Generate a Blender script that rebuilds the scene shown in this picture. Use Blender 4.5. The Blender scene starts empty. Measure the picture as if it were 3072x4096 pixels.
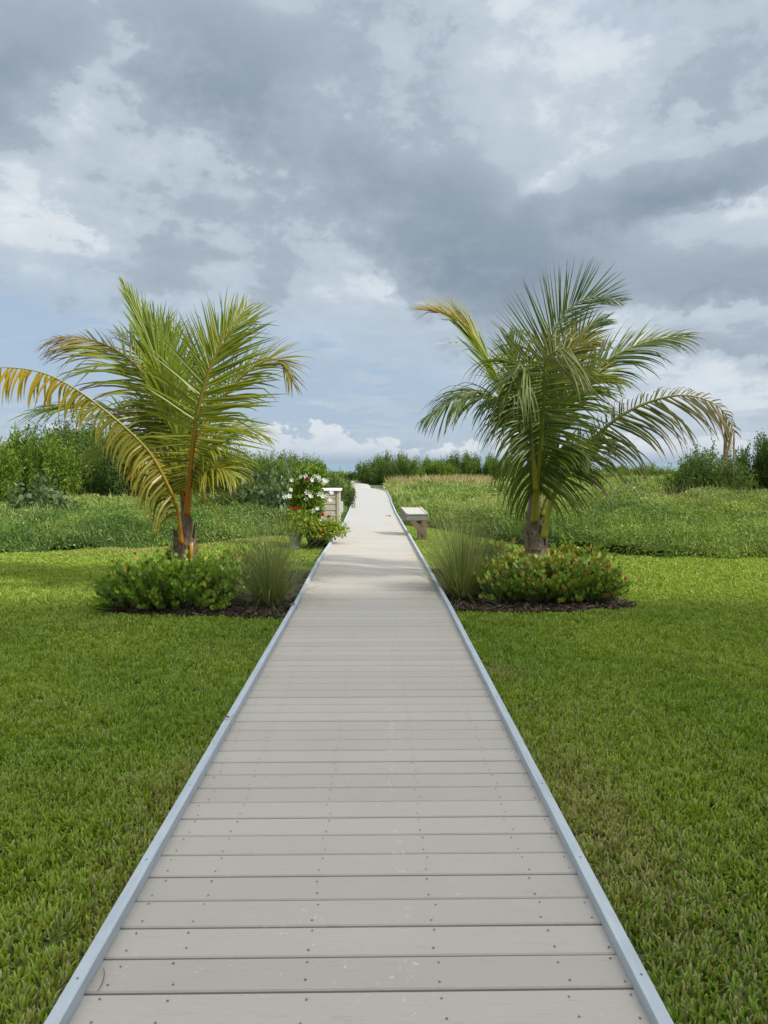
import bpy, math
import numpy as np
from mathutils import Vector, Matrix, Euler

rng = np.random.default_rng(11)
SC = bpy.context.scene
COL = SC.collection
R = math.radians

# ------------------------------------------------------------------ camera
FPX = 760.0
DECK = 0.12
CAM = Vector((0.015, 0.0, DECK + 1.41))
cd = bpy.data.cameras.new('camera')
cam = bpy.data.objects.new('camera', cd)
COL.objects.link(cam)
cam.location = CAM
cam.rotation_euler = Euler((R(90 - 3.62), 0, R(-0.6)), 'XYZ')
cd.sensor_fit = 'VERTICAL'
cd.sensor_height = 24
cd.lens = FPX / 1024 * 24
cd.clip_start = 0.05
cd.clip_end = 20000
SC.camera = cam
CM = cam.rotation_euler.to_matrix()


def ray(px, py):
    return CM @ Vector(((px - 384) / FPX, (512 - py) / FPX, -1))


def at(px, py, Y):
    """world point that sits at distance Y down the boardwalk"""
    d = ray(px, py)
    return CAM + d * ((Y - CAM.y) / d.y)


# ------------------------------------------------------------------ tagging
ORIG = {}


def tag(o, label=None, cat=None, group=None, kind=None):
    if label: o['label'] = label
    if cat: o['category'] = cat
    if group: o['group'] = group
    if kind: o['kind'] = kind
    return o


def empty(name, loc):
    o = bpy.data.objects.new(name, None)
    COL.objects.link(o)
    o.location = loc
    o.empty_display_size = 0.1
    ORIG[o.name] = np.array(loc, float)
    return o


def mesh_obj(name, V, faces, mats, parent=None, origin=None, col=None, smooth=False, matidx=None):
    """V (n,3) world coordinates; faces: list of (F,k) int arrays. One mesh object."""
    V = np.asarray(V, float).reshape(-1, 3)
    if parent is not None:
        org = ORIG[parent.name]
    else:
        org = np.array(origin if origin is not None else (0, 0, 0), float)
    L = V - org
    faces = [np.asarray(f, np.int32) for f in faces if len(f)]
    me = bpy.data.meshes.new(name)
    me.vertices.add(len(L))
    me.vertices.foreach_set('co', L.astype(np.float32).ravel())
    nl = sum(f.size for f in faces)
    npol = sum(len(f) for f in faces)
    me.loops.add(nl)
    me.polygons.add(npol)
    me.loops.foreach_set('vertex_index', np.concatenate([f.ravel() for f in faces]))
    tot = np.concatenate([np.full(len(f), f.shape[1], np.int32) for f in faces])
    st = np.concatenate([[0], np.cumsum(tot)[:-1]]).astype(np.int32)
    me.polygons.foreach_set('loop_start', st)
    me.polygons.foreach_set('use_smooth', np.full(npol, bool(smooth)))
    if not isinstance(mats, (list, tuple)): mats = [mats]
    for m in mats: me.materials.append(m)
    if matidx is not None:
        me.polygons.foreach_set('material_index', np.asarray(matidx, np.int32))
    if col is not None:
        a = me.color_attributes.new('col', 'FLOAT_COLOR', 'POINT')
        c = np.ones((len(L), 4), np.float32)
        c[:, :3] = np.clip(col, 0, 1)
        a.data.foreach_set('color', c.ravel())
    me.update(calc_edges=True)
    me.validate()
    o = bpy.data.objects.new(name, me)
    COL.objects.link(o)
    if parent is not None:
        o.parent = parent
    else:
        o.location = org
    ORIG[o.name] = org
    return o


class MB:
    """collects boxes, tubes and lathes as one mesh"""
    def __init__(s):
        s.v, s.f, s.c, s.n = [], {}, [], 0

    def add(s, V, faces, col=None):
        V = np.asarray(V, float)
        for f in faces:
            f = np.asarray(f, np.int32)
            if f.ndim == 1: f = f[None]
            s.f.setdefault(f.shape[1], []).append(f + s.n)
        s.v.append(V)
        s.n += len(V)
        c = np.zeros((len(V), 3)) + (0.5 if col is None else np.asarray(col))
        s.c.append(c)

    def box(s, lo, hi, M=None, bev=0.0, col=None):
        lo, hi = np.array(lo, float), np.array(hi, float)
        if bev <= 0:
            V = np.array([[x, y, z] for z in (lo[2], hi[2]) for y in (lo[1], hi[1]) for x in (lo[0], hi[0])])
            F = [[0, 2, 3, 1], [4, 5, 7, 6], [0, 1, 5, 4], [2, 6, 7, 3], [0, 4, 6, 2], [1, 3, 7, 5]]
        else:
            V, F = [], []
            b = bev
            for sz in (0, 1):
                for sy in (0, 1):
                    for sx in (0, 1):
                        c = np.array([(lo, hi)[sx][0], (lo, hi)[sy][1], (lo, hi)[sz][2]])
                        sg = np.array([1 - 2 * sx, 1 - 2 * sy, 1 - 2 * sz])
                        for ax in range(3):     # the vertex that keeps axis ax flush
                            p = c + sg * b
                            p[ax] = c[ax]
                            V.append(p)
            def ix(sx, sy, sz, ax): return (sz * 4 + sy * 2 + sx) * 3 + ax
            F4 = []
            for sx in (0, 1): F4.append([ix(sx, 0, 0, 0), ix(sx, 1, 0, 0), ix(sx, 1, 1, 0), ix(sx, 0, 1, 0)])
            for sy in (0, 1): F4.append([ix(0, sy, 0, 1), ix(1, sy, 0, 1), ix(1, sy, 1, 1), ix(0, sy, 1, 1)])
            for sz in (0, 1): F4.append([ix(0, 0, sz, 2), ix(1, 0, sz, 2), ix(1, 1, sz, 2), ix(0, 1, sz, 2)])
            for p in (0, 1):
                for q in (0, 1):
                    F4.append([ix(0, p, q, 1), ix(1, p, q, 1), ix(1, p, q, 2), ix(0, p, q, 2)])
                    F4.append([ix(p, 0, q, 0), ix(p, 1, q, 0), ix(p, 1, q, 2), ix(p, 0, q, 2)])
                    F4.append([ix(p, q, 0, 0), ix(p, q, 1, 0), ix(p, q, 1, 1), ix(p, q, 0, 1)])
            V = np.array(V)
            T3 = [[ix(a, b2, c2, 0), ix(a, b2, c2, 1), ix(a, b2, c2, 2)] for a in (0, 1) for b2 in (0, 1) for c2 in (0, 1)]
            F = F4 + T3
        V = np.array(V)
        if M is not None:
            M = np.array(M)
            V = V @ M[:3, :3].T + M[:3, 3]
        s.add(V, F, col)

    def tube(s, P, rad, k=8, col=None, flat=None, cap=True):
        P = np.asarray(P, float)
        n = len(P)
        rad = np.zeros(n) + rad
        T = np.gradient(P, axis=0)
        T /= np.linalg.norm(T, axis=1)[:, None] + 1e-9
        up = np.array([0.3, 0.2, 1.0]) if abs(T[0][2]) < .9 else np.array([0, -1.0, 0.1])
        A = np.cross(T, up); A /= np.linalg.norm(A, axis=1)[:, None] + 1e-9
        B = np.cross(A, T)
        th = np.linspace(0, 2 * np.pi, k, endpoint=False)
        fl = 1.0 if flat is None else flat
        V = P[:, None] + rad[:, None, None] * (np.cos(th)[None, :, None] * A[:, None] + fl * np.sin(th)[None, :, None] * B[:, None])
        V = V.reshape(-1, 3)
        i = np.arange(n - 1)[:, None] * k
        j = np.arange(k)[None]
        q = np.stack([i + j, i + (j + 1) % k, i + k + (j + 1) % k, i + k + j], -1).reshape(-1, 4)
        F = [q]
        if cap: F += [np.arange(k)[::-1][None], (np.arange(k) + (n - 1) * k)[None]]
        c = None
        if col is not None:
            c = np.asarray(col, float)
            if c.ndim == 2: c = np.repeat(c, k, axis=0)
        s.add(V, F, c)

    def lathe(s, prof, ctr, k=24, col=None, flute=0, nf=12):
        prof = np.asarray(prof, float)
        th = np.linspace(0, 2 * np.pi, k, endpoint=False)
        n = len(prof)
        rr = prof[:, 0][:, None] * (1 + flute * np.cos(nf * th)[None])
        V = np.stack([rr * np.cos(th)[None], rr * np.sin(th)[None], np.repeat(prof[:, 1][:, None], k, 1)], -1) + np.array(ctr)
        i = np.arange(n - 1)[:, None] * k
        j = np.arange(k)[None]
        q = np.stack([i + j, i + (j + 1) % k, i + k + (j + 1) % k, i + k + j], -1).reshape(-1, 4)
        s.add(V.reshape(-1, 3), [q, np.arange(k)[::-1][None]], col)

    def build(s, name, mat, parent=None, origin=None, smooth=False, **kw):
        F = [np.concatenate(v) for v in s.f.values()]
        return mesh_obj(name, np.concatenate(s.v), F, mat, parent, origin, np.concatenate(s.c), smooth, **kw)


# ------------------------------------------------------------------ numpy noise
_tab = rng.random(65536)


def vnoise(x, y, seed=0):
    xi, yi = np.floor(x).astype(np.int64), np.floor(y).astype(np.int64)
    fx, fy = x - xi, y - yi
    fx, fy = fx * fx * (3 - 2 * fx), fy * fy * (3 - 2 * fy)
    def h(a, b): return _tab[(a * 7919 + b * 104729 + seed * 1301) % 65536]
    return (h(xi, yi) * (1 - fx) + h(xi + 1, yi) * fx) * (1 - fy) + (h(xi, yi + 1) * (1 - fx) + h(xi + 1, yi + 1) * fx) * fy


def fbm(x, y, seed=0, o=4):
    a, s, t = 0.5, 0.0, 0.0
    for i in range(o):
        s += a * vnoise(x * 2 ** i, y * 2 ** i, seed + i * 17); t += a; a *= .5
    return s / t


def nrm(v): return v / (np.linalg.norm(v, axis=-1, keepdims=True) + 1e-9)


def mixc(a, b, t):
    a, b = np.asarray(a, float), np.asarray(b, float)
    t = np.asarray(t, float)[..., None]
    return a * (1 - t) + b * t


# ------------------------------------------------------------------ materials
def newmat(name):
    m = bpy.data.materials.new(name)
    m.use_nodes = True
    nt = m.node_tree
    for n in list(nt.nodes): nt.nodes.remove(n)
    out = nt.nodes.new('ShaderNodeOutputMaterial')
    return m, nt, out


def N(nt, typ, **kw):
    n = nt.nodes.new(typ)
    for k, v in kw.items():
        if k.startswith('i_'):
            key = k[2:]
            key = int(key) if key.isdigit() else key.replace('_', ' ')
            n.inputs[key].default_value = v
        else:
            setattr(n, k, v)
    return n


def leaf_mat(name, trans=0.35, rough=0.45, spec=0.35, tgain=(1.25, 1.3, 0.6)):
    m, nt, out = newmat(name)
    a = N(nt, 'ShaderNodeAttribute', attribute_name='col')
    p = N(nt, 'ShaderNodeBsdfPrincipled')
    p.inputs['Roughness'].default_value = rough
    p.inputs['Specular IOR Level'].default_value = spec
    nt.links.new(a.outputs['Color'], p.inputs['Base Color'])
    if trans > 0:
        g = N(nt, 'ShaderNodeMix', data_type='RGBA', blend_type='MULTIPLY')
        g.inputs[0].default_value = 1
        nt.links.new(a.outputs['Color'], g.inputs[6])
        g.inputs[7].default_value = (*tgain, 1)
        t = N(nt, 'ShaderNodeBsdfTranslucent')
        nt.links.new(g.outputs[2], t.inputs['Color'])
        mx = N(nt, 'ShaderNodeMixShader')
        mx.inputs[0].default_value = trans
        nt.links.new(p.outputs[0], mx.inputs[1])
        nt.links.new(t.outputs[0], mx.inputs[2])
        nt.links.new(mx.outputs[0], out.inputs[0])
    else:
        nt.links.new(p.outputs[0], out.inputs[0])
    return m


def noise_mat(name, stops, scale=8, detail=6, rough=0.8, vec_scale=(1, 1, 1), bump=0.0, bscale=None, spec=0.3, use_col=False, dist=0.0):
    """colour ramp over noise in object coordinates; optionally multiplied into the vertex colour"""
    m, nt, out = newmat(name)
    tc = N(nt, 'ShaderNodeTexCoord')
    mp = N(nt, 'ShaderNodeMapping')
    mp.inputs['Scale'].default_value = vec_scale
    nt.links.new(tc.outputs['Object'], mp.inputs[0])
    no = N(nt, 'ShaderNodeTexNoise')
    no.inputs['Scale'].default_value = scale
    no.inputs['Detail'].default_value = detail
    no.inputs['Roughness'].default_value = .65
    no.inputs['Distortion'].default_value = dist
    nt.links.new(mp.outputs[0], no.inputs['Vector'])
    cr = N(nt, 'ShaderNodeValToRGB')
    el = cr.color_ramp.elements
    while len(el) < len(stops): el.new(0.5)
    for e, (p_, c_) in zip(el, stops):
        e.position = p_
        e.color = (*c_, 1)
    nt.links.new(no.outputs['Fac'], cr.inputs[0])
    p = N(nt, 'ShaderNodeBsdfPrincipled')
    p.inputs['Roughness'].default_value = rough
    p.inputs['Specular IOR Level'].default_value = spec
    src = cr.outputs[0]
    if use_col:
        a = N(nt, 'ShaderNodeAttribute', attribute_name='col')
        g = N(nt, 'ShaderNodeMix', data_type='RGBA', blend_type='MULTIPLY')
        g.inputs[0].default_value = 1
        nt.links.new(a.outputs['Color'], g.inputs[6])
        nt.links.new(src, g.inputs[7])
        src = g.outputs[2]
    nt.links.new(src, p.inputs['Base Color'])
    if bump > 0:
        b = N(nt, 'ShaderNodeBump')
        b.inputs['Strength'].default_value = bump
        b.inputs['Distance'].default_value = 0.01
        nt.links.new(no.outputs['Fac'], b.inputs['Height'])
        nt.links.new(b.outputs[0], p.inputs['Normal'])
    nt.links.new(p.outputs[0], out.inputs[0])
    return m


# --- composite decking: x runs along each board, boards are told apart by their vertex colour
def deck_material():
    m, nt, out = newmat('composite decking')
    L = nt.links.new
    tc = N(nt, 'ShaderNodeTexCoord')
    a = N(nt, 'ShaderNodeAttribute', attribute_name='col')      # r = board tone, g = random
    sep = N(nt, 'ShaderNodeSeparateXYZ'); L(tc.outputs['Object'], sep.inputs[0])
    sc = N(nt, 'ShaderNodeSeparateColor'); L(a.outputs['Color'], sc.inputs[0])

    def mth(op, x, y=None, z=None, clamp=False):
        n = N(nt, 'ShaderNodeMath', operation=op)
        n.use_clamp = clamp
        for i, v in enumerate((x, y, z)):
            if v is None: continue
            if isinstance(v, (int, float)): n.inputs[i].default_value = v
            else: L(v, n.inputs[i])
        return n.outputs[0]

    def noise(scale, vs, detail=4, rough=.6, wofs=None):
        mp = N(nt, 'ShaderNodeMapping'); mp.inputs['Scale'].default_value = vs
        L(tc.outputs['Object'], mp.inputs[0])
        n = N(nt, 'ShaderNodeTexNoise', noise_dimensions='4D' if wofs else '3D')
        n.inputs['Scale'].default_value = scale; n.inputs['Detail'].default_value = detail
        n.inputs['Roughness'].default_value = rough
        L(mp.outputs[0], n.inputs['Vector'])
        if wofs: L(wofs, n.inputs['W'])
        return n.outputs['Fac']

    w = mth('MULTIPLY', sc.outputs[1], 37.0)
    grain = noise(5, (2.2, 55, 1), 5, .7, w)            # long fine wood-grain lines
    grain2 = noise(9, (0.8, 30, 1), 3, .6, w)
    blot = noise(2.2, (1, 1, 1), 4)
    lines = mth('MULTIPLY', mth('SUBTRACT', 0.44, grain, clamp=True), 2.6)
    base = N(nt, 'ShaderNodeMix', data_type='RGBA')
    base.inputs[6].default_value = (0.325, 0.297, 0.266, 1)
    base.inputs[7].default_value = (0.415, 0.384, 0.346, 1)
    L(mth('ADD', mth('MULTIPLY', sc.outputs[0], .42), mth('MULTIPLY', blot, .5)), base.inputs[0])
    d1 = N(nt, 'ShaderNodeMix', data_type='RGBA'); d1.inputs[7].default_value = (0.16, 0.14, 0.125, 1)
    L(mth('MULTIPLY', lines, .85, clamp=True), d1.inputs[0]); L(base.outputs[2], d1.inputs[6])
    # scuffs: small white marks, denser along one drip line
    spk = noise(38, (1, 1, 1), 6, .75)
    patch = noise(3.0, (1, 1, 1), 2)
    dx = mth('SUBTRACT', sep.outputs[0], 0.10)
    drip = mth('POWER', 2.718, mth('MULTIPLY', mth('MULTIPLY', dx, dx), -900.0))
    thr = mth('SUBTRACT', mth('SUBTRACT', 0.66, mth('MULTIPLY', drip, .065)), mth('MULTIPLY', mth('SUBTRACT', patch, .5), .30))
    scuff = mth('MULTIPLY', mth('SUBTRACT', spk, thr, clamp=True), 16.0, clamp=True)
    d2 = N(nt, 'ShaderNodeMix', data_type='RGBA'); d2.inputs[7].default_value = (0.56, 0.55, 0.53, 1)
    L(mth('MULTIPLY', scuff, .75), d2.inputs[0]); L(d1.outputs[2], d2.inputs[6])
    # beach sand tracked over the far boards
    sand = noise(1.6, (1.2, .35, 1), 7, .7)
    far = mth('MULTIPLY', mth('SUBTRACT', sep.outputs[1], 11.0), 1 / 11.0, clamp=True)
    sf = mth('MULTIPLY', mth('ADD', mth('SUBTRACT', sand, .56), mth('MULTIPLY', far, .24)), 5.0, clamp=True)
    sf = mth('MULTIPLY', sf, mth('MULTIPLY', mth('SUBTRACT', sep.outputs[1], 6.5), .25, clamp=True))
    d3 = N(nt, 'ShaderNodeMix', data_type='RGBA'); d3.inputs[7].default_value = (0.345, 0.347, 0.345, 1)
    L(mth('MULTIPLY', sf, .85), d3.inputs[0]); L(d2.outputs[2], d3.inputs[6])
    # dark grit and stains
    st = noise(5.5, (1, 1, 1), 5, .6)
    d4 = N(nt, 'ShaderNodeMix', data_type='RGBA'); d4.inputs[7].default_value = (0.2, 0.185, 0.17, 1)
    L(mth('MULTIPLY', mth('SUBTRACT', st, .66, clamp=True), 2.2, clamp=True), d4.inputs[0]); L(d3.outputs[2], d4.inputs[6])
    p = N(nt, 'ShaderNodeBsdfPrincipled')
    p.inputs['Roughness'].default_value = .62
    p.inputs['Specular IOR Level'].default_value = .35
    L(d4.outputs[2], p.inputs['Base Color'])
    b = N(nt, 'ShaderNodeBump'); b.inputs['Strength'].default_value = .5; b.inputs['Distance'].default_value = .002
    L(mth('ADD', grain, mth('MULTIPLY', grain2, .6)), b.inputs['Height']); L(b.outputs[0], p.inputs['Normal'])
    L(p.outputs[0], out.inputs[0])
    return m


M_deck = deck_material()
M_rail = noise_mat('blue grey rail', [(.25, (.31, .35, .40)), (.55, (.385, .43, .48)), (.8, (.44, .48, .52))], scale=11, vec_scale=(3, .5, 3), rough=.5, bump=.1, detail=9)
M_screw = noise_mat('screw head', [(.3, (.08, .074, .068)), (.7, (.15, .14, .13))], scale=60, rough=.5)
M_dark = noise_mat('dark under', [(.3, (.03, .025, .02)), (.7, (.05, .045, .035))], scale=8)
M_soil = noise_mat('lawn soil', [(.3, (.04, .055, .014)), (.55, (.065, .09, .022)), (.75, (.10, .10, .045))], scale=7, detail=8)
M_mulch = noise_mat('mulch', [(.3, (.018, .012, .008)), (.55, (.05, .034, .024)), (.75, (.10, .07, .05))], scale=24, detail=8, bump=.6)
M_chip = leaf_mat('mulch chip', trans=0, rough=.8, spec=.2)
M_sand = noise_mat('white sand', [(.25, (.27, .255, .23)), (.5, (.37, .355, .33)), (.75, (.43, .415, .39))], scale=3, detail=9, bump=.4)
M_grass = leaf_mat('lawn blade', trans=.35, rough=.5, spec=.3, tgain=(1.3, 1.25, .5))
M_weed = leaf_mat('weed leaf', trans=.35, rough=.5, spec=.3)
M_bush = leaf_mat('shrub leaf', trans=.30, rough=.55, spec=.15)
M_coco = leaf_mat('glossy round leaf', trans=.35, rough=.45, spec=.32)
M_palm = leaf_mat('palm leaflet', trans=.36, rough=.38, spec=.5, tgain=(1.3, 1.2, .45))
M_rachis = leaf_mat('palm stalk', trans=0, rough=.4, spec=.4)
M_trunk = noise_mat('palm trunk', [(.25, (.45, .42, .40)), (.5, (.8, .78, .75)), (.75, (1, 1, 1))], scale=7, vec_scale=(3, 3, 14), detail=7, rough=.85, bump=.9, use_col=True)
M_fibre = leaf_mat('palm fibre', trans=.1, rough=.9, spec=.1)
M_muhly = leaf_mat('fine grass', trans=.3, rough=.5, spec=.3)
M_bark = noise_mat('twig bark', [(.3, (.05, .04, .03)), (.7, (.13, .11, .085))], scale=20)
M_petal = leaf_mat('petal', trans=.35, rough=.6, spec=.2, tgain=(1, 1, 1))
M_siding = noise_mat('beige siding', [(.3, (.385, .35, .27)), (.7, (.41, .375, .295))], scale=7, rough=.6)
M_white = noise_mat('white trim', [(.3, (.72, .72, .70)), (.7, (.82, .82, .80))], scale=6, rough=.5)
M_panel = noise_mat('grey sign panel', [(.3, (.46, .49, .51)), (.7, (.54, .56, .58))], scale=6, rough=.4)
M_greybox = noise_mat('grey painted board', [(.3, (.17, .172, .152)), (.7, (.19, .192, .172))], scale=14, rough=.6)
M_greytop = noise_mat('pale weathered board', [(.3, (.36, .35, .32)), (.7, (.40, .39, .36))], scale=14, rough=.6)
M_wood = noise_mat('reddish timber', [(.25, (.085, .055, .035)), (.5, (.15, .10, .066)), (.75, (.21, .15, .10))], scale=5, vec_scale=(6, 6, 1), rough=.75, bump=.3)
M_pot = noise_mat('weathered white urn', [(.25, (.22, .21, .18)), (.5, (.42, .41, .38)), (.75, (.52, .51, .48))], scale=9, detail=8, rough=.8, bump=.3)
M_darkpot = noise_mat('dark pot', [(.3, (.03, .03, .028)), (.7, (.06, .058, .05))], scale=9, rough=.6)
M_wall = noise_mat('stucco', [(.3, (.62, .58, .5)), (.7, (.72, .68, .6))], scale=14, rough=.9, bump=.2)
M_glass = noise_mat('window glass', [(.3, (.05, .07, .08)), (.7, (.08, .1, .11))], scale=3, rough=.1, spec=.6)
M_roof = noise_mat('roof sheet', [(.3, (.30, .31, .32)), (.7, (.38, .39, .40))], scale=5, rough=.6)


def sea_material():
    m, nt, out = newmat('sea water')
    tc = N(nt, 'ShaderNodeTexCoord')
    mp = N(nt, 'ShaderNodeMapping'); mp.inputs['Scale'].default_value = (.05, .6, 1)
    nt.links.new(tc.outputs['Object'], mp.inputs[0])
    no = N(nt, 'ShaderNodeTexNoise'); no.inputs['Scale'].default_value = 1.0; no.inputs['Detail'].default_value = 5
    nt.links.new(mp.outputs[0], no.inputs['Vector'])
    b = N(nt, 'ShaderNodeBump'); b.inputs['Strength'].default_value = .4; b.inputs['Distance'].default_value = .2
    nt.links.new(no.outputs['Fac'], b.inputs['Height'])
    p = N(nt, 'ShaderNodeBsdfPrincipled')
    p.inputs['Base Color'].default_value = (.10, .19, .25, 1)
    p.inputs['Roughness'].default_value = .25
    nt.links.new(b.outputs[0], p.inputs['Normal'])
    nt.links.new(p.outputs[0], out.inputs[0])
    return m


# ------------------------------------------------------------------ boardwalk outline
SEG = 3.66
YS = np.arange(-1, 13) * SEG
XL = np.interp(YS, [-4, 3.66, 7.32, 10.98, 14.64, 18.3, 21.96, 25.6, 29.3, 33, 36.6, 40.2, 44], [-.80, -.80, -.80, -.825, -.79, -.765, -.79, -.84, -.89, -.94, -1.0, -1.07, -1.17])
XR = np.interp(YS, [-4, 3.66, 7.32, 10.98, 14.64, 18.3, 21.96, 25.6, 29.3, 33, 36.6, 40.2, 44], [.745, .745, .745, .715, .68, .64, .60, .595, .605, .62, .60, .50, -.05])


def xl(y): return np.interp(y, YS, XL)
def xr(y): return np.interp(y, YS, XR)


YEND = YS[-1]
# lawn edge: the far side of the mown grass
EX = [-14, -6.4, -3.9, -2.9, -1.86, -.9, .7, 1.2, 2.0, 2.7, 4.06, 6, 12]
EY = [12.4, 12.9, 13.7, 14.9, 15.9, 16.6, 18.5, 18.0, 16.2, 13.8, 12.5, 11.8, 11.2]
def lawn_edge(x): return np.interp(x, EX, EY) + .18 * np.sin(x * 2.3) + .1 * np.sin(x * 5.1 + 1)


def bed_left(x, y):
    return (x > -2.72 - .12 * np.sin(y * 2)) & (x < -.78) & (y > 7.42 + .10 * np.sin(x * 2.1) + .35 * np.clip(-2.2 - x, 0, 1)) & (y < 10.6)


def bed_right(x, y):
    return (x > .72) & (x < 2.82 + .1 * np.sin(y * 2)) & (y > 7.68 + .06 * np.sin(x * 3) + .25 * np.clip(x - 2.1, 0, 1)) & (y < 10.8)


# ------------------------------------------------------------------ ground, sand, sea
def ground():
    xs = np.concatenate([np.linspace(-900, -40, 12), np.linspace(-35, 35, 71), np.linspace(40, 900, 12)])
    ys = np.concatenate([np.linspace(-400, -20, 10), np.linspace(-10, 60, 71), np.linspace(64, 130, 20), [200, 900]])
    X, Y = np.meshgrid(xs, ys)
    Z = np.where(Y > 20, (fbm(X * .15, Y * .15, 5) - .5) * .25 * np.clip((Y - 20) / 10, 0, 1), 0)
    Z = Z - np.clip((Y - 80) / 40, 0, 1) * 1.2
    Z = np.where(Y > 130, -1.4, Z)
    V = np.stack([X, Y, Z], -1).reshape(-1, 3)
    nx = len(xs)
    i, j = np.meshgrid(np.arange(len(ys) - 1), np.arange(nx - 1), indexing='ij')
    q = np.stack([i * nx + j, i * nx + j + 1, (i + 1) * nx + j + 1, (i + 1) * nx + j], -1).reshape(-1, 4)
    o = mesh_obj('ground', V, [q], M_soil, smooth=True)
    tag(o, kind='structure')


ground()
sea = mesh_obj('sea', [[-15000, 95, -.75], [15000, 95, -.75], [15000, 15000, -.75], [-15000, 15000, -.75]], [[[0, 1, 2, 3]]], sea_material())
tag(sea, kind='structure')


def sand_path():
    yy = np.linspace(42.5, 84, 40)
    l = np.interp(yy, [42.5, 46, 55, 66, 84], [-1.3, -1.45, -1.75, -2.2, -5]) + .06 * np.sin(yy * 1.7)
    r = np.interp(yy, [42.5, 46, 55, 66, 84], [.3, -.25, -.55, -.9, -3]) + .08 * np.sin(yy * 1.3)
    V, F = [], []
    for y, a, b in zip(yy, l, r):
        for t in np.linspace(0, 1, 6):
            x = a + (b - a) * t
            V.append([x, y, .10 - .04 * (2 * t - 1) ** 2 + .03 * math.sin(x * 5 + y * 3) + .05 * min(1, max(0, (y - 46) / 12))])
    for i in range(len(yy) - 1):
        for j in range(5):
            k = i * 6 + j
            F.append([k, k + 1, k + 7, k + 6])
    tag(mesh_obj('sand_path', V, [F], M_sand, smooth=True), kind='structure')


sand_path()

# ------------------------------------------------------------------ boardwalk
bw = empty('boardwalk', (0, 0, 0))
tag(bw, 'long straight boardwalk of grey composite planks leading to the beach', 'boardwalk', kind='structure')


def planks():
    pitch = .143
    b = MB()
    mi = []
    i = 0
    y = 1.0 - 12 * pitch - .046
    V, F4, C, MI, n = [], [], [], [], 0
    ks = np.linspace(0, 1, 2)
    while y < YEND - .3:
        hg = .0034 + .0022 * min(1, max(0, (y - 5.5) / 5)) + .0012 * rng.random()
        y0, y1 = y + hg, y + pitch - hg
        tone, rn = rng.random(), rng.random()
        ba = (rng.random() - .5) * .004      # slight misalignment of each board
        zt = DECK + (rng.random() - .5) * .0025
        dz = .022
        a0, a1, c0, c1 = xl(y0) + .006, xl(y1) + .006, xr(y0) - .006, xr(y1) - .006
        skew = .0035
        ch = .004
        prof = [(y0, -dz), (y0, -ch), (y0 + ch, 0), (y1 - ch, 0), (y1, -ch), (y1, -dz)]
        pts = []
        for side, xa, xb, s in ((0, a0, a1, -1), (1, c0, c1, 1)):
            for (yy, zz) in prof:
                t = (yy - y0) / (y1 - y0)
                pts.append([xa + (xb - xa) * t, yy - s * (-skew) + s * ba, zt + zz])
        V += pts
        for k in range(5):
            F4.append([n + k, n + k + 1, n + 6 + k + 1, n + 6 + k]); MI.append(0)
        C += [[tone, rn, 0]] * 12
        n += 12
        y += pitch
    F8, nF8 = [], 0
    o = mesh_obj('deck_surface', V, [F4], M_deck, bw, col=np.array(C))
    # screw heads: two to each joist crossing
    y = 1.0 - 12 * pitch - .046
    SV, SF, n = [], [], 0
    th = np.linspace(0, 2 * np.pi, 8, endpoint=False)
    while y < 10:
        for jx in (-.705, -.54, -.18, .19, .535, .69):
            for o_ in (.03, .113):
                if rng.random() < .03: continue
                cx, cy = jx + rng.normal(0, .007), y + o_ + rng.normal(0, .005) + jx * .004
                if cx < xl(cy) + .05 or cx > xr(cy) - .05: continue
                rr = .0031 + rng.random() * .0009
                for t in th: SV.append([cx + rr * math.cos(t), cy + rr * math.sin(t), DECK + .0022])
                SF.append(list(range(n, n + 8))); n += 8
        y += pitch
    # heads in the edge rails
    for k in range(len(YS) - 1):
        if YS[k] > 14: break
        for u in np.arange(.12, SEG, .61):
            yy = YS[k] + u
            for xx in (xl(yy) + .019, xr(yy) - .019):
                for t in th: SV.append([xx + .004 * math.cos(t), yy + .004 * math.sin(t), DECK + .0432])
                SF.append(list(range(n, n + 8))); n += 8
    s = mesh_obj('screw', SV, [SF], M_screw, bw)
    s['kind'] = 'stuff'
    # side boards and joists below
    jb = MB()
    for jx in (-.705, -.18, .19, .64):
        P = [[jx, -1, 0], [jx, 18, 0]]
        jb.box((jx - .02, -.6, .0), (jx + .02, 16, DECK - .023))
    jb.build('joist', M_dark, bw)
    for k in range(len(YS) - 1):
        y0, y1 = YS[k] + .0015, YS[k + 1] - .0015
        for sgn, X in ((1, XL), (-1, XR)):
            x0, x1 = X[k] + rng.normal(0, .002), X[k + 1] + rng.normal(0, .002)
            w, h = .038, .041
            r = MB()
            # rail on the boards
            V = []
            for (xx, yy) in ((x0, y0), (x1, y1)):
                c = .0018
                for dx, dz in ((0, 0), (0, h - c), (c, h), (w - c, h), (w, h - c), (w, 0)):
                    V.append([xx + sgn * dx, yy, DECK + .0015 + dz])
            F = [[i, (i + 1) % 6, 6 + (i + 1) % 6, 6 + i] for i in range(6)]
            r.add(V, F + [])
            r.add(np.array(V), [np.array([[0, 1, 2, 3, 4, 5]]), np.array([[6, 7, 8, 9, 10, 11]])])
            r.build('edge_rail', M_rail, bw)
    fb = MB()
    for sgn, X in ((1, XL), (-1, XR)):
        for k in range(len(YS) - 1):
            V = []
            for (xx, yy) in ((X[k], YS[k]), (X[k + 1], YS[k + 1])):
                for dx, z in ((.004, 0.0), (.004, DECK - .003), (.03, DECK - .024), (.03, 0.0)):
                    V.append([xx + sgn * dx, yy, z])
            fb.add(V, [[i, (i + 1) % 4, 4 + (i + 1) % 4, 4 + i] for i in range(4)])
    fb.build('fascia', M_rail, bw)


planks()

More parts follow.
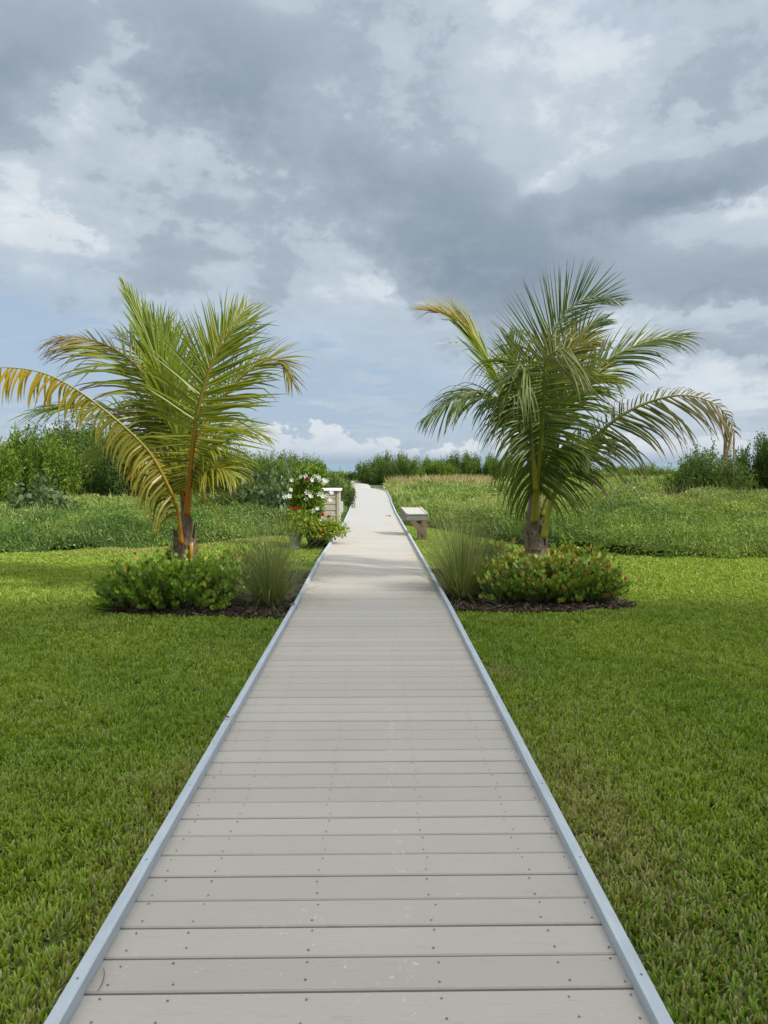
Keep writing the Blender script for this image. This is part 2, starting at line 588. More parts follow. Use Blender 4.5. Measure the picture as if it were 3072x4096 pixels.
# ------------------------------------------------------------------ lawn
def lawn():
    # candidate points, density falling with distance
    def pts(n, y0, y1):
        y = y0 + (y1 - y0) * rng.random(n)
        x = (rng.random(n) * 2 - 1) * (.60 * y + 1.0)
        return x, y
    X, Y = [], []
    for y0, y1, dens in ((1.2, 3, 15000), (3, 4.5, 14000), (4.5, 6.5, 11000), (6.5, 9, 6500), (9, 12, 4400), (12, 18.6, 3000)):
        ym = (y0 + y1) / 2
        area = 2 * (.60 * ym + 1.0) * (y1 - y0)
        x, y = pts(int(area * dens), y0, y1)
        # constant-width sampling
        X.append(x); Y.append(y)
    X, Y = np.concatenate(X), np.concatenate(Y)
    jit = rng.normal(0, .03, len(X))
    ok = ((X < xl(Y) - .012) | (X > xr(Y) + .012)) & ~bed_left(X + jit, Y + jit) & ~bed_right(X + jit, Y + jit)
    ok &= Y < lawn_edge(X) + .15
    X, Y = X[ok], Y[ok]
    n = len(X)
    clump = fbm(X * 6, Y * 6, 3, 3)
    big = fbm(X * .9, Y * .9, 40, 3)
    tuft = vnoise(X * 14, Y * 14, 9)
    keep = rng.random(n) < np.clip(.55 + 1.1 * (clump - .35), .25, 1)
    X, Y, clump, big, tuft = X[keep], Y[keep], clump[keep], big[keep], tuft[keep]
    n = len(X)
    ln = (.024 + .024 * rng.random(n)) * (.75 + .6 * clump)
    sc = np.clip(Y / 6, .85, 2.0)
    wd = (.0034 + .0020 * rng.random(n)) * sc
    ang = tuft * 12 + rng.normal(0, 1.1, n)
    lean = np.clip(rng.normal(.46, .30, n), .03, 1.30)
    # edge grass beside the boards and the beds grows up against them
    D = np.stack([np.cos(ang) * np.sin(lean), np.sin(ang) * np.sin(lean), np.cos(lean)], -1)
    B = np.stack([-np.sin(ang), np.cos(ang), np.zeros(n)], -1)
    base = np.stack([X, Y, np.zeros(n)], -1)
    mid = base + D * (ln * .78)[:, None]
    D2 = D.copy(); D2[:, 2] -= .45; D2 = nrm(D2)
    tip = mid + D2 * (ln * .26)[:, None]
    w = wd[:, None]
    V = np.stack([base - B * w, base + B * w, mid + B * w * .95, mid - B * w * .95, tip], 1).reshape(-1, 3)
    i = np.arange(n)[:, None] * 5
    Q = i + np.array([[0, 1, 2, 3]])
    T = i + np.array([[3, 2, 4]])
    # colour: fresh green, olive, straw
    g1, g2, g3 = np.array([.165, .275, .028]), np.array([.305, .390, .045]), np.array([.36, .30, .15])
    t = np.clip(.45 + 1.3 * (big - .5) + rng.normal(0, .25, n), 0, 1)
    c = mixc(g1, g2, t)
    # sunlight on the far strip painted in as a yellower blade colour
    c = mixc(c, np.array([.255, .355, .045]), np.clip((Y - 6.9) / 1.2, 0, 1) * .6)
    near_r = np.exp(-((X - xr(Y) - .22) / .26) ** 2) * np.exp(-((Y - 3.1) / 1.05) ** 2)
    near_r2 = np.exp(-((X - xr(Y) - .18) / .16) ** 2) * np.exp(-((Y - 5.45) / .22) ** 2)
    near_l = np.exp(-((X - xl(Y) + .10) / .15) ** 2) * np.exp(-((Y - 3.0) / 1.2) ** 2)
    farl = np.exp(-((Y - lawn_edge(X) + .25) / .5) ** 2) * np.exp(-((X + 3.6) / 1.4) ** 2)
    straw = np.clip(near_r * .85 + near_r2 * .8 + near_l * .5 + farl * .9 + .05 + .20 * np.clip(fbm(X * 1.7, Y * 1.7, 77, 3) - .52, 0, 1) * 3, 0, 1)
    pick = rng.random(n) < straw
    c[pick] = mixc(c[pick], g3, .35 + .6 * rng.random(pick.sum()))
    c *= (.75 + .5 * rng.random(n))[:, None]
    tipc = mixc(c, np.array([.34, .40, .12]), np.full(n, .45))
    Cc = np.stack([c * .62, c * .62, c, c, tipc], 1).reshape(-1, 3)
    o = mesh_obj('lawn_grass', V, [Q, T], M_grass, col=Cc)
    tag(o, 'short mown green lawn grass on both sides of the boardwalk', 'grass', kind='stuff')
    print('lawn blades', n)


lawn()


# ------------------------------------------------------------------ mulch beds
def mulch(fn, x0, x1, y0, y1, label):
    xs, ys = np.arange(x0, x1, .06), np.arange(y0, y1, .06)
    X, Y = np.meshgrid(xs, ys)
    inside = fn(X, Y)
    Z = .012 + .03 * fbm(X * 7, Y * 7, 8) * inside
    V = np.stack([X, Y, Z], -1).reshape(-1, 3)
    nx = len(xs)
    i, j = np.meshgrid(np.arange(len(ys) - 1), np.arange(nx - 1), indexing='ij')
    m = inside[:-1, :-1] & inside[1:, 1:] & inside[1:, :-1] & inside[:-1, 1:]
    q = np.stack([i * nx + j, i * nx + j + 1, (i + 1) * nx + j + 1, (i + 1) * nx + j], -1)[m]
    F = [q]
    n = 9000
    cx, cy = x0 + (x1 - x0) * rng.random(n), y0 + (y1 - y0) * rng.random(n) ** 1.3
    ok = fn(cx, cy); cx, cy = cx[ok], cy[ok]; n = len(cx)
    a = rng.random(n) * 6.28
    l, w = .012 + .03 * rng.random(n), .003 + .006 * rng.random(n)
    D = np.stack([np.cos(a), np.sin(a), rng.normal(0, .35, n)], -1)
    B = np.stack([-np.sin(a), np.cos(a), rng.normal(0, .4, n)], -1)
    c = np.stack([cx, cy, .03 + .025 * rng.random(n)], -1)
    P = np.stack([c - D * l[:, None] - B * w[:, None] * .6, c + D * l[:, None] * .8 - B * w[:, None], c + D * l[:, None] + B * w[:, None] * .7, c - D * l[:, None] * .9 + B * w[:, None]], 1).reshape(-1, 3)
    k = len(V)
    F2 = k + np.arange(n)[:, None] * 4 + np.arange(4)[None]
    cc = mixc([.022, .014, .010], [.17, .12, .085], rng.random(n) ** 2.2)
    C = np.concatenate([np.full((k, 3), .04), np.repeat(cc, 4, 0)])
    o = mesh_obj('mulch_bed', np.concatenate([V, P]), F + [F2], [M_mulch, M_chip], col=C, matidx=np.concatenate([np.zeros(len(q)), np.ones(n)]))
    tag(o, label, 'mulch', kind='stuff')


mulch(bed_left, -3.0, -.75, 7.3, 10.8, 'dark bark mulch under the palm left of the boardwalk')
mulch(bed_right, .7, 3.1, 7.5, 11.0, 'dark bark mulch under the palm right of the boardwalk')


# ------------------------------------------------------------------ generic leaf scatter
DIAMOND = (np.array([[0, 0], [.45, .5], [1, 0], [.45, -.5]]), None)
ROUND = np.array([[0, .08], [.22, .34], [.55, .5], [.85, .38], [1, .08], [1, -.08], [.85, -.38], [.55, -.5], [.22, -.34], [0, -.08]])


def leaf_mesh(C, D, Nn, L, W, shape='diamond', cup=.15):
    """C base points, D directions, Nn rough normals -> verts and faces"""
    D = nrm(D)
    S = nrm(np.cross(D, Nn))
    U = np.cross(S, D)
    n = len(C)
    if shape == 'diamond':
        tpl = np.array([[0, 0], [.45, .5], [1, 0], [.45, -.5]])
    else:
        tpl = ROUND
    k = len(tpl)
    L = np.zeros(n) + L; W = np.zeros(n) + W
    V = C[:, None] + tpl[None, :, 0, None] * (L[:, None, None] * D[:, None]) + tpl[None, :, 1, None] * (W[:, None, None] * S[:, None])
    V = V + (np.abs(tpl[:, 1]) * cup)[None, :, None] * (W[:, None, None] * U[:, None]) - (tpl[:, 0] ** 2 * cup)[None, :, None] * (L[:, None, None] * U[:, None])
    if shape == 'diamond':
        F = np.arange(n)[:, None] * 4 + np.arange(4)[None]
        return V.reshape(-1, 3), [F], k
    base = np.arange(n)[:, None] * 10
    # two halves folded along the midrib
    mid = C[:, None] + np.array([0.0, .5, 1.0])[None, :, None] * (L[:, None, None] * D[:, None])
    F = base + np.arange(10)[None]
    return V.reshape(-1, 3), [F], k


def rand_dirs(n, up=0.0):
    v = rng.normal(0, 1, (n, 3))
    v = nrm(v)
    v[:, 2] += up
    return nrm(v)


# ------------------------------------------------------------------ weeds: low ground cover past the lawn
def weed_h(x, y):
    e = y - lawn_edge(x)
    ramp = np.clip(e / (.2 + 1.3 * vnoise(x * 1.1, y * .4, 45) ** 2), 0, 1) ** .8
    side = np.clip((np.where(x < 0, xl(y) - x, x - xr(y)) - .03) / .5, 0, 1)
    h = (.04 + .26 * fbm(x * .55, y * .55, 21, 3) + .34 * np.clip(fbm(x * 1.7, y * 1.5, 31, 2) * 1.6 - .3, 0, 1)) * ramp * side
    mound = np.clip(fbm(x * .33, y * .22, 83, 2) * 3.2 - 1.6, 0, 1) * np.clip((e - 1.5) / 3, 0, 1) * side
    h = h + np.where(x > 0, .42, .25) * mound * (.7 + .6 * fbm(x * 3, y * 3, 19, 2))
    h = h * (1 - .45 * np.clip((y - 27) / 4, 0, 1) * np.clip((x - .2) / .5, 0, 1) * np.clip((9 - x) / 1.5, 0, 1))
    h = h * (1 - .85 * np.clip((y - 42) / 3, 0, 1) * np.clip((x - .2) / .5, 0, 1) * np.clip((11 - x) / 1.5, 0, 1))
    h = h + .12 * np.clip((e - 4) / 8, 0, 1) * side * fbm(x * .25, y * .25, 61, 2)
    return h


def on_path(x, y): return (x > xl(y) - .04) & (x < xr(y) + .04) & (y < 60)


def weeds():
    PV, PF, PC, off = [], [], [], 0
    for y0, y1, dens, sz in ((11, 15, 2600, .045), (15, 20, 1900, .055), (20, 28, 900, .08), (28, 42, 330, .13), (42, 80, 90, .24)):
        n = int((y1 - y0) * 2 * (.58 * (y0 + y1) / 2 + 1.5) * dens)
        y = y0 + (y1 - y0) * rng.random(n)
        x = (rng.random(n) * 2 - 1) * (.58 * y + 1.5)
        h = weed_h(x, y)
        ok = (y > lawn_edge(x)) & (h > .02) & ~on_path(x, y)
        if y0 > 40: ok &= ~((x > -2.8) & (x < .6))
        x, y, h = x[ok], y[ok], h[ok]
        n = len(x)
        z = h * (1 - .75 * rng.random(n) ** 1.5) + .02
        C = np.stack([x, y, z], -1)
        D = rand_dirs(n, .5)
        Nn = rand_dirs(n, .9)
        L = sz * (.6 + .8 * rng.random(n)); W = L * (.40 + .25 * rng.random(n))
        V, F, k = leaf_mesh(C, D, Nn, L, W)
        tone = fbm(x * .8, y * .8, 91, 3)
        right = (x > 0).astype(float)
        a = mixc([.062, .125, .020], [.215, .290, .055], np.clip(tone * 2.4 - .75 + rng.normal(0, .18, n), 0, 1))
        a = mixc(a, [.10, .19, .05], .25 * (1 - right))
        dry = np.clip((fbm(x * .5, y * .35, 55, 3) - .50) * 6, 0, 1) * np.clip((y - 15) / 8, 0, 1)
        a = mixc(a, [.34, .35, .14], dry * .7)
        pale = rng.random(n) < .004
        a[pale] = [.55, .60, .22]
        a *= (.7 + .6 * rng.random(n))[:, None]
        PV.append(V); PF.append(F[0] + off); PC.append(np.repeat(a, k, 0)); off += len(V)
    # grass blades mixed in, longer and thinner
    for y0, y1, dens, bl in ((11.5, 18, 200, .24), (18, 28, 80, .36), (28, 50, 24, .5)):
        n = int((y1 - y0) * 2 * (.58 * (y0 + y1) / 2 + 1.5) * dens)
        y = y0 + (y1 - y0) * rng.random(n)
        x = (rng.random(n) * 2 - 1) * (.58 * y + 1.5)
        h = weed_h(x, y)
        pat = fbm(x * .6, y * .6, 70, 2)
        ok = (y > lawn_edge(x) + .1) & (h > .08) & ~((y > 40) & (x > 0) & (x < 11)) & ~on_path(x, y) & (rng.random(n) < np.clip(pat * 2 - .4, 0, 1) * np.where(x > 0, 1, .55))
        x, y, h = x[ok], y[ok], h[ok]; n = len(x)
        C = np.stack([x, y, h * .6], -1)
        D = rand_dirs(n, 1.6)
        L = bl * (.6 + .8 * rng.random(n))
        V, F, k = leaf_mesh(C, D, rand_dirs(n, .2), L, .0007 * (y0 + y1) / 2 * (.7 + .6 * rng.random(n)), cup=.25)
        a = mixc([.18, .28, .05], [.42, .42, .18], rng.random(n) ** 1.6)
        PV.append(V); PF.append(F + np.array(0) if False else F[0] + off); PC.append(np.repeat(a, k, 0)); off += len(V)
    # leafy underlayer surface so that no bare soil shows between the stems
    xs, ys = np.arange(-34, 34, .35), np.arange(11, 62, .35)
    X, Y = np.meshgrid(xs, ys)
    H = weed_h(X, Y)
    Z = H * .42 - .02
    V = np.stack([X, Y, Z], -1).reshape(-1, 3)
    nx = len(xs)
    i, j = np.meshgrid(np.arange(len(ys) - 1), np.arange(nx - 1), indexing='ij')
    m = (H[:-1, :-1] > .05) & (H[1:, 1:] > .05) & (H[1:, :-1] > .05) & (H[:-1, 1:] > .05) & ~on_path(X[:-1, :-1], Y[:-1, :-1]) & ~on_path(X[1:, 1:], Y[1:, 1:]) & ~((Y[:-1, :-1] > 40) & (X[:-1, :-1] > -3) & (X[:-1, :-1] < 1))
    q = np.stack([i * nx + j, i * nx + j + 1, (i + 1) * nx + j + 1, (i + 1) * nx + j], -1)[m]
    PV.append(V); PF.append(q + off); PC.append(np.full((len(V), 3), .0) + np.array([.06, .105, .022]))
    o = mesh_obj('weeds', np.concatenate(PV), PF, M_weed, col=np.concatenate(PC))
    tag(o, 'low tangle of green weeds and creepers beyond the mown lawn', 'ground cover', kind='stuff')


weeds()


def dry_grass():
    n = 9500
    y = 44 + 16 * rng.random(n)
    x = np.interp(rng.random(n), [0, 1], [0, 1])
    x0 = np.interp(y, [44, 60], [1.2, .1]); x1 = np.interp(y, [44, 60], [6.5, 9.5])
    x = x0 + (x1 - x0) * x
    keep = rng.random(n) < np.clip(fbm(x * .9, y * .5, 12, 3) * 3.2 - 1.05, 0, 1) * np.clip((x - x0) / .5 + .3, 0, 1)
    x, y = x[keep], y[keep]; n = len(x)
    C = np.stack([x, y, .12 + .2 * rng.random(n)], -1)
    D = rand_dirs(n, 2.0)
    V, F, k = leaf_mesh(C, D, rand_dirs(n), .25 + .45 * rng.random(n) ** 1.5, .045, cup=.2)
    c = mixc([.20, .19, .075], [.44, .36, .20], rng.random(n))
    # dry stalks by the bushes at right
    m = 420
    xx = 8 + 6.5 * rng.random(m); yy = 19.5 + 5 * rng.random(m)
    C2 = np.stack([xx, yy, .25 + .2 * rng.random(m)], -1)
    V2, F2, _ = leaf_mesh(C2, rand_dirs(m, 1.1), rand_dirs(m), .4 + .5 * rng.random(m), .012, cup=.5)
    c2 = mixc([.16, .14, .05], [.30, .24, .12], rng.random(m))
    o = mesh_obj('dry_grass', np.concatenate([V, V2]), [F[0], F2[0] + len(V)], M_weed, col=np.repeat(np.concatenate([c, c2]), k, 0))
    tag(o, 'straw coloured dry grass in the field right of the path', 'dry grass', kind='stuff')


dry_grass()


# ------------------------------------------------------------------ bushes in the background
def shoot_bush(name, Rr, H, nshoot, nleaf, ll, lw, ca, cb, seed, upright=.9, nc=34, jit=.085):
    """foliage of upright leafy shoots over a skirt; returns (root, children) with the base at the origin"""
    global rng
    keep, rng = rng, np.random.default_rng(seed)
    root = empty(name, (0, 0, 0))
    ca_, cu_ = rng.random(nc) * 6.283, np.sqrt(rng.random(nc)) * .95
    pick = rng.integers(0, nc, nshoot)
    qx = cu_[pick] * np.cos(ca_[pick]) + rng.normal(0, jit, nshoot)
    qy = cu_[pick] * np.sin(ca_[pick]) + rng.normal(0, jit, nshoot)
    a, u = np.arctan2(qy, qx), np.minimum(np.hypot(qx, qy), 1.1)
    ch = .80 + .30 * rng.random(nc)
    ctone = rng.random(nc)
    lob = 1 + .22 * np.sin(a * 3 + seed) + .12 * np.sin(a * 5 + seed * 2)
    r = u * Rr * lob
    top = H * (1 - .48 * u ** 2.2) * ch[pick] * (.80 + .26 * rng.random(nshoot))
    skirt = rng.random(nshoot) < .30
    top[skirt] *= .35 + .4 * rng.random(skirt.sum())
    bx, by = r * .45 * np.cos(a), r * .45 * np.sin(a)
    tx, ty = r * np.cos(a), r * np.sin(a)
    t = rng.random((nshoot, nleaf)) ** .75
    t = .12 + .88 * t
    bul = np.sin(t * np.pi * .5)
    X = bx[:, None] + (tx - bx)[:, None] * bul
    Y = by[:, None] + (ty - by)[:, None] * bul
    Z = top[:, None] * t
    spread = (1 - t) * .12 * Rr / 1.7 + .035
    X += rng.normal(0, 1, X.shape) * spread; Y += rng.normal(0, 1, Y.shape) * spread; Z += rng.normal(0, .05, Z.shape)
    C = np.stack([X, Y, np.maximum(Z, .03)], -1).reshape(-1, 3)
    n = len(C)
    out = np.stack([np.cos(a), np.sin(a), np.zeros(nshoot)], -1)
    out = np.repeat(out, nleaf, 0)
    D = nrm(rng.normal(0, .75, (n, 3)) + out * .45 + np.array([0, 0, upright]))
    Nn = rand_dirs(n, .3)
    L = ll * (.6 + .75 * rng.random(n))
    V, F, k = leaf_mesh(C, D, Nn, L, L * lw / ll, cup=.2)
    tone = np.clip(np.repeat(ctone[pick] * .6 + .4 * rng.random(nshoot), nleaf) * .65 + .35 * rng.random(n), 0, 1)
    c = mixc(ca, cb, tone)
    newg = np.repeat((rng.random(nshoot) < .3), nleaf) & (t.reshape(-1) > .8)
    c[newg] = c[newg] * 1.25 + np.array([.02, .025, 0])
    fo = mesh_obj('foliage', V, [F[0]], M_bush, root, col=np.repeat(c, k, 0))
    st = MB()
    for i in rng.choice(nshoot, min(60, nshoot), replace=False):
        tt = np.linspace(0, .93, 5)
        b2 = np.sin(tt * np.pi * .5)
        P = np.stack([bx[i] + (tx[i] - bx[i]) * b2, by[i] + (ty[i] - by[i]) * b2, top[i] * tt], -1)
        st.tube(P, np.linspace(.022, .006, 5), 4, cap=False)
    st.build('branch', M_bark, root)
    rng = keep
    return root


def round_bush(name, Rr, H, n, ll, ca, cb, seed):
    """dome of big round leaves (sea grape) on crooked stems"""
    global rng
    keep, rng = rng, np.random.default_rng(seed)
    root = empty(name, (0, 0, 0))
    a = rng.random(n) * 6.283
    ph = np.arccos(rng.random(n))
    rad = (rng.random(n) ** .35) * (1 + .25 * np.sin(a * 3 + seed) * np.sin(ph * 3))
    P = np.stack([Rr * rad * np.sin(ph) * np.cos(a), Rr * rad * np.sin(ph) * np.sin(a), H * rad * np.cos(ph) * (.85 + .3 * rng.random(n)) + .06], -1)
    out = nrm(P * np.array([1, 1, 1.2]))
    D = nrm(rng.normal(0, .6, (n, 3)) + out * .5 + np.array([0, 0, .25]))
    Nn = nrm(out + rng.normal(0, .5, (n, 3)) + np.array([0, 0, .3]))
    L = ll * (.6 + .6 * rng.random(n))
    V, F, k = leaf_mesh(P, D, Nn, L, L * .95, 'round', cup=.12)
    c = mixc(ca, cb, rng.random(n))
    yel = rng.random(n) < .03
    c[yel] = [.24, .22, .05]
    mesh_obj('foliage', V, [F[0]], M_coco, root, col=np.repeat(c, k, 0))
    st = MB()
    for i in range(0, n, max(1, n // 24)):
        q = P[i]
        st.tube(np.stack([q * np.array([.15, .15, 0]), q * np.array([.6, .6, .55]) + rng.normal(0, .04, 3), q]), [.02, .013, .006], 4, cap=False)
    st.build('branch', M_bark, root)
    rng = keep
    return root


def place(proto, used, loc, sc, rz):
    if proto.name not in used:
        used.add(proto.name); o = proto
    else:
        o = proto.copy(); COL.objects.link(o)
        for ch in list(proto.children):
            c = ch.copy(); COL.objects.link(c); c.parent = o
    o.location = loc
    o.scale = sc
    o.rotation_euler = (0, 0, rz)
    return o


G_BRIGHT = ([.065, .120, .016], [.165, .235, .03])
G_MID = ([.050, .100, .018], [.135, .200, .032])
G_DARK = ([.026, .058, .013], [.080, .130, .028])
protos = {
    'bright': shoot_bush('mangrove_bush', 1.7, 2.6, 520, 44, .105, .048, *G_BRIGHT, 101),
    'mid': shoot_bush('mangrove_bush', 1.7, 2.6, 520, 44, .105, .048, *G_MID, 102),
    'dark': shoot_bush('mangrove_bush', 1.7, 2.6, 540, 44, .105, .050, *G_DARK, 103),
    'mix': shoot_bush('mangrove_bush', 1.7, 2.4, 480, 44, .10, .045, [.07, .125, .02], [.165, .235, .035], 104),
    'round': shoot_bush('mangrove_bush', 1.7, 2.6, 620, 44, .10, .045, [.045, .088, .020], [.125, .18, .04], 107, nc=110, jit=.10),
    'fine': shoot_bush('leafy_scrub', 1.3, 1.3, 480, 44, .08, .038, [.045, .080, .024], [.115, .16, .05], 105, upright=.5),
    'grape': round_bush('sea_grape_bush', 1.1, 1.25, 1000, .15, [.05, .088, .034], [.115, .165, .065], 106),
}
used = set()
# (kind, px, distance, top py, width px, label)
BUSH = [
    ('bright', -22, 23, 433, 110, 'bright yellow-green bush cut by the left edge of the photo'),
    ('bright', 28, 24, 431, 95, 'bright green tall bush with loose top, second from the left edge'),
    ('dark', 75, 27, 425, 100, 'tall dark green bush, highest of the row left of the left palm'),
    ('mid', 112, 28, 426, 90, 'mid green upright bush right under the drooping yellow frond tip'),
    ('dark', 148, 26, 434, 95, 'dark green bush with black shaded base behind the left palm fronds'),
    ('dark', 196, 28, 440, 95, 'dark green bush straight behind the trunk of the left palm'),
    ('round', 62, 25.5, 433, 84, 'rounded green bush between the bright bushes and the drooping yellow frond'),
    ('round', 128, 26, 436, 92, 'rounded green bush in front of the dark hedge behind the yellow frond'),
    ('round', 56, 30, 428, 90, 'dense green bush filling the hedge behind the second bush from the left edge'),
    ('dark', 102, 31, 428, 95, 'dense dark bush at the back of the hedge under the yellow frond'),
    ('round', 172, 32, 436, 95, 'dense bush at the back of the hedge, left of the left palm trunk'),
    ('mid', 240, 33, 447, 80, 'mid green bush just right of the left palm trunk, half hidden by fronds'),
    ('mix', 268, 40, 455, 60, 'far green bush against the white cloud, left of the flower planter'),
    ('mid', 292, 43, 453, 62, 'far bush with pointed shoots above the sea grape scrub'),
    ('mix', 308, 46, 457, 48, 'far bush with loose tips directly above the white flowers'),
    ('dark', 329, 50, 472, 22, 'low dark bush at the left side of the gap showing the sea'),
    ('dark', 352, 64, 472, 20, 'small dark bush at the right side of the gap showing the sea'),
    ('mid', 375, 56, 456, 38, 'tall green bush beside the sandy end of the path, first right of the sea gap'),
    ('mid', 396, 58, 452, 44, 'green bush above the dry grass, second right of the sea gap'),
    ('dark', 386, 54, 462, 34, 'darker low bush in front of the first far bush right of the sea gap'),
    ('bright', 420, 60, 458, 44, 'light yellow-green bush in the far row above the tan grass'),
    ('bright', 440, 58, 462, 40, 'pale green low bush in the far row left of the right palm'),
    ('mid', 458, 62, 452, 46, 'far green bush whose top is highest left of the right palm'),
    ('mid', 484, 62, 454, 46, 'far green bush touching the left fronds of the right palm'),
    ('mix', 510, 64, 456, 46, 'far green bush seen behind the hanging fronds of the right palm'),
    ('mix', 545, 66, 462, 46, 'far low bush hidden behind the right palm trunk'),
    ('bright', 582, 68, 467, 50, 'pale low far bush just right of the right palm trunk'),
    ('bright', 614, 66, 465, 48, 'pale low far bush under the brown frond tip at right'),
    ('mix', 648, 60, 464, 50, 'low far bush touching the left side of the big round bush'),
    ('round', 705, 25, 447, 76, 'big rounded mid green bush standing alone in the weeds at right'),
    ('dark', 758, 28, 436, 72, 'tall dark bush beside the right edge, behind the rounded bush'),
    ('dark', 800, 27, 432, 80, 'dark bush cut by the right edge of the photo'),
    ('fine', 333, 25, 473, 38, 'rounded olive scrub hugging the left side of the boardwalk beside the cabinet'),
    ('fine', 318, 22, 474, 40, 'dark scrub behind the flower planter, left of the cabinet top'),
    ('fine', 418, 33, 486, 36, 'small dark green mound beside the boardwalk bend at right'),
    ('fine', 640, 38, 478, 60, 'low olive scrub left of the big rounded bush at right'),
    ('fine', 600, 44, 474, 60, 'low pale scrub in the weeds right of the right palm'),
    ('fine', 232, 20, 488, 70, 'scrub of small leaves between the left palm and the sea grape'),
    ('grape', 258, 19.5, 476, 52, 'sea grape with large round leaves nearest the left palm trunk'),
    ('grape', 286, 18.5, 474, 50, 'sea grape with large round leaves touching the flowering planter'),
    ('grape', 36, 19.5, 481, 66, 'low sea grape patch below the bright bushes at far left'),
]
for (k, px, D, tp, wpx, lab) in BUSH:
    top = at(px, tp, D)
    base = {'bright': (1.7, 2.6), 'mid': (1.7, 2.6), 'round': (1.7, 2.6), 'dark': (1.7, 2.6), 'mix': (1.7, 2.4), 'fine': (1.3, 1.25), 'grape': (1.1, 1.3)}[k]
    w = wpx * D / FPX / 2
    s = w / base[0]
    o = place(protos[k], used, (top.x, D, -.03), (s, min(s, 1.3), 1.06 * top.z / base[1]), rng.random() * 6.28)
    tag(o, lab, 'bush' if k != 'grape' else 'sea grape', {'grape': 'sea grape bushes', 'fine': 'low scrub in the weeds'}.get(k, 'bushes between the lawn and the sea'))


# ------------------------------------------------------------------ cocoplum hedges under the palms
def cocoplum(name, x0, x1, y0, y1, h, n, red, label, seed):
    global rng
    keep, rng = rng, np.random.default_rng(seed)
    cx, cy = (x0 + x1) / 2, (y0 + y1) / 2
    root = empty(name, (cx, cy, .02))
    tag(root, label, 'shrub', 'cocoplum shrubs planted under the palms')
    ns = int(n / 11)
    hx, hy = (x1 - x0) / 2, (y1 - y0) / 2
    # stems over the bed, leaning out at its rim
    ux, uy = rng.random(ns) * 2 - 1, rng.random(ns) * 2 - 1
    tx, ty = cx + ux * hx, cy + uy * hy
    tx += rng.normal(0, .03, ns); ty += rng.normal(0, .03, ns)
    edge = np.maximum(np.abs(ux), np.abs(uy))
    hh = h * (.72 + .34 * fbm(tx * 2.2, ty * 2.2, seed, 3) * 1.1) * (1 - .30 * np.clip((edge - .6) / .4, 0, 1) ** 2) * (.8 + .3 * rng.random(ns))
    low = (rng.random(ns) < .65) & (edge > .5)
    hh[low] *= .18 + .75 * rng.random(low.sum())
    tall = rng.random(ns) < .04
    hh[tall] *= 1.25
    bx, by = cx + ux * hx * .72, cy + uy * hy * .72
    nl = 11
    t = .22 + .78 * np.linspace(0, 1, nl)[None] ** .8 + rng.normal(0, .02, (ns, nl))
    b2 = t ** 1.3
    X = bx[:, None] + (tx - bx)[:, None] * b2
    Y = by[:, None] + (ty - by)[:, None] * b2
    Z = .03 + hh[:, None] * t
    ang = (np.arange(nl)[None] * 2.4 + rng.random(ns)[:, None] * 6.28)
    C = np.stack([X, Y, Z], -1).reshape(-1, 3)
    m = len(C)
    stemd = nrm(np.stack([(tx - bx), (ty - by), hh], -1))
    D = np.stack([np.cos(ang), np.sin(ang), np.full(ang.shape, 1.0)], -1) + stemd[:, None] * .55
    D = nrm(D.reshape(-1, 3) + rng.normal(0, .25, (m, 3)))
    Nn = nrm(np.stack([np.cos(ang), np.sin(ang), np.zeros(ang.shape)], -1).reshape(-1, 3) * .7 + rng.normal(0, .45, (m, 3)) + np.array([0, 0, .45]))
    L = (.048 + .022 * rng.random(m)) * np.clip(1.2 - .35 * t.reshape(-1), .7, 1.1)
    V, F, k = leaf_mesh(C, D, Nn, L, L * (.72 + .14 * rng.random(m)), 'round', cup=.10)
    tt = t.reshape(-1)
    tone = rng.random(m)
    c = mixc([.065, .140, .016], [.245, .365, .04], np.clip(.25 + .55 * tone + .35 * (tt - .7), 0, 1))
    new = np.repeat(rng.random(ns), nl)
    nw = (new < red) & (tt > .82)
    rc = np.array([[.42, .15, .06], [.48, .29, .09], [.40, .33, .08], [.42, .05, .04]])[rng.choice(4, m, p=[.3, .38, .27, .05])]
    c[nw] = mixc(c[nw], rc[nw], .25 + .6 * rng.random(nw.sum()))
    yel = rng.random(m) < .05
    c[yel] = mixc(c[yel], [.46, .50, .08], np.full(yel.sum(), .7))
    c *= (.75 + .45 * rng.random(m))[:, None] * (.86 if red > .2 else 1.0)
    mesh_obj('foliage', V, [F[0]], M_coco, root, col=np.repeat(c, k, 0))
    st = MB()
    for i in range(ns):
        u = np.linspace(0, 1, 4)
        st.tube(np.stack([bx[i] + (tx[i] - bx[i]) * u ** 1.3, by[i] + (ty[i] - by[i]) * u ** 1.3, .01 + hh[i] * u], -1), [.006, .005, .004, .003], 3, cap=False)
    st.build('stem', M_bark, root)
    rng = keep


cocoplum('cocoplum_shrub', -2.86, -1.46, 7.50, 8.80, .455, 7000, .03, 'full green cocoplum hedge at the front of the bed left of the boardwalk', 201)
cocoplum('cocoplum_shrub', -2.80, -2.30, 9.55, 10.15, .42, 1400, .14, 'sparse cocoplum row behind the left palm, on the outer side of its trunk', 202)
cocoplum('cocoplum_shrub', -2.08, -1.20, 9.45, 10.2, .42, 2400, .12, 'cocoplum row behind the left palm, between its trunk and the boardwalk', 203)
cocoplum('cocoplum_shrub', 1.13, 2.69, 7.86, 9.1, .45, 7800, .30, 'reddish tipped cocoplum hedge at the front of the bed right of the boardwalk', 204)
cocoplum('cocoplum_shrub', 1.12, 1.90, 9.6, 10.3, .47, 1800, .42, 'copper tipped cocoplum behind the right palm on the boardwalk side', 205)
cocoplum('cocoplum_shrub', 2.20, 2.95, 9.3, 10.1, .46, 2000, .36, 'copper tipped cocoplum behind the right palm, on the side away from the boardwalk', 206)


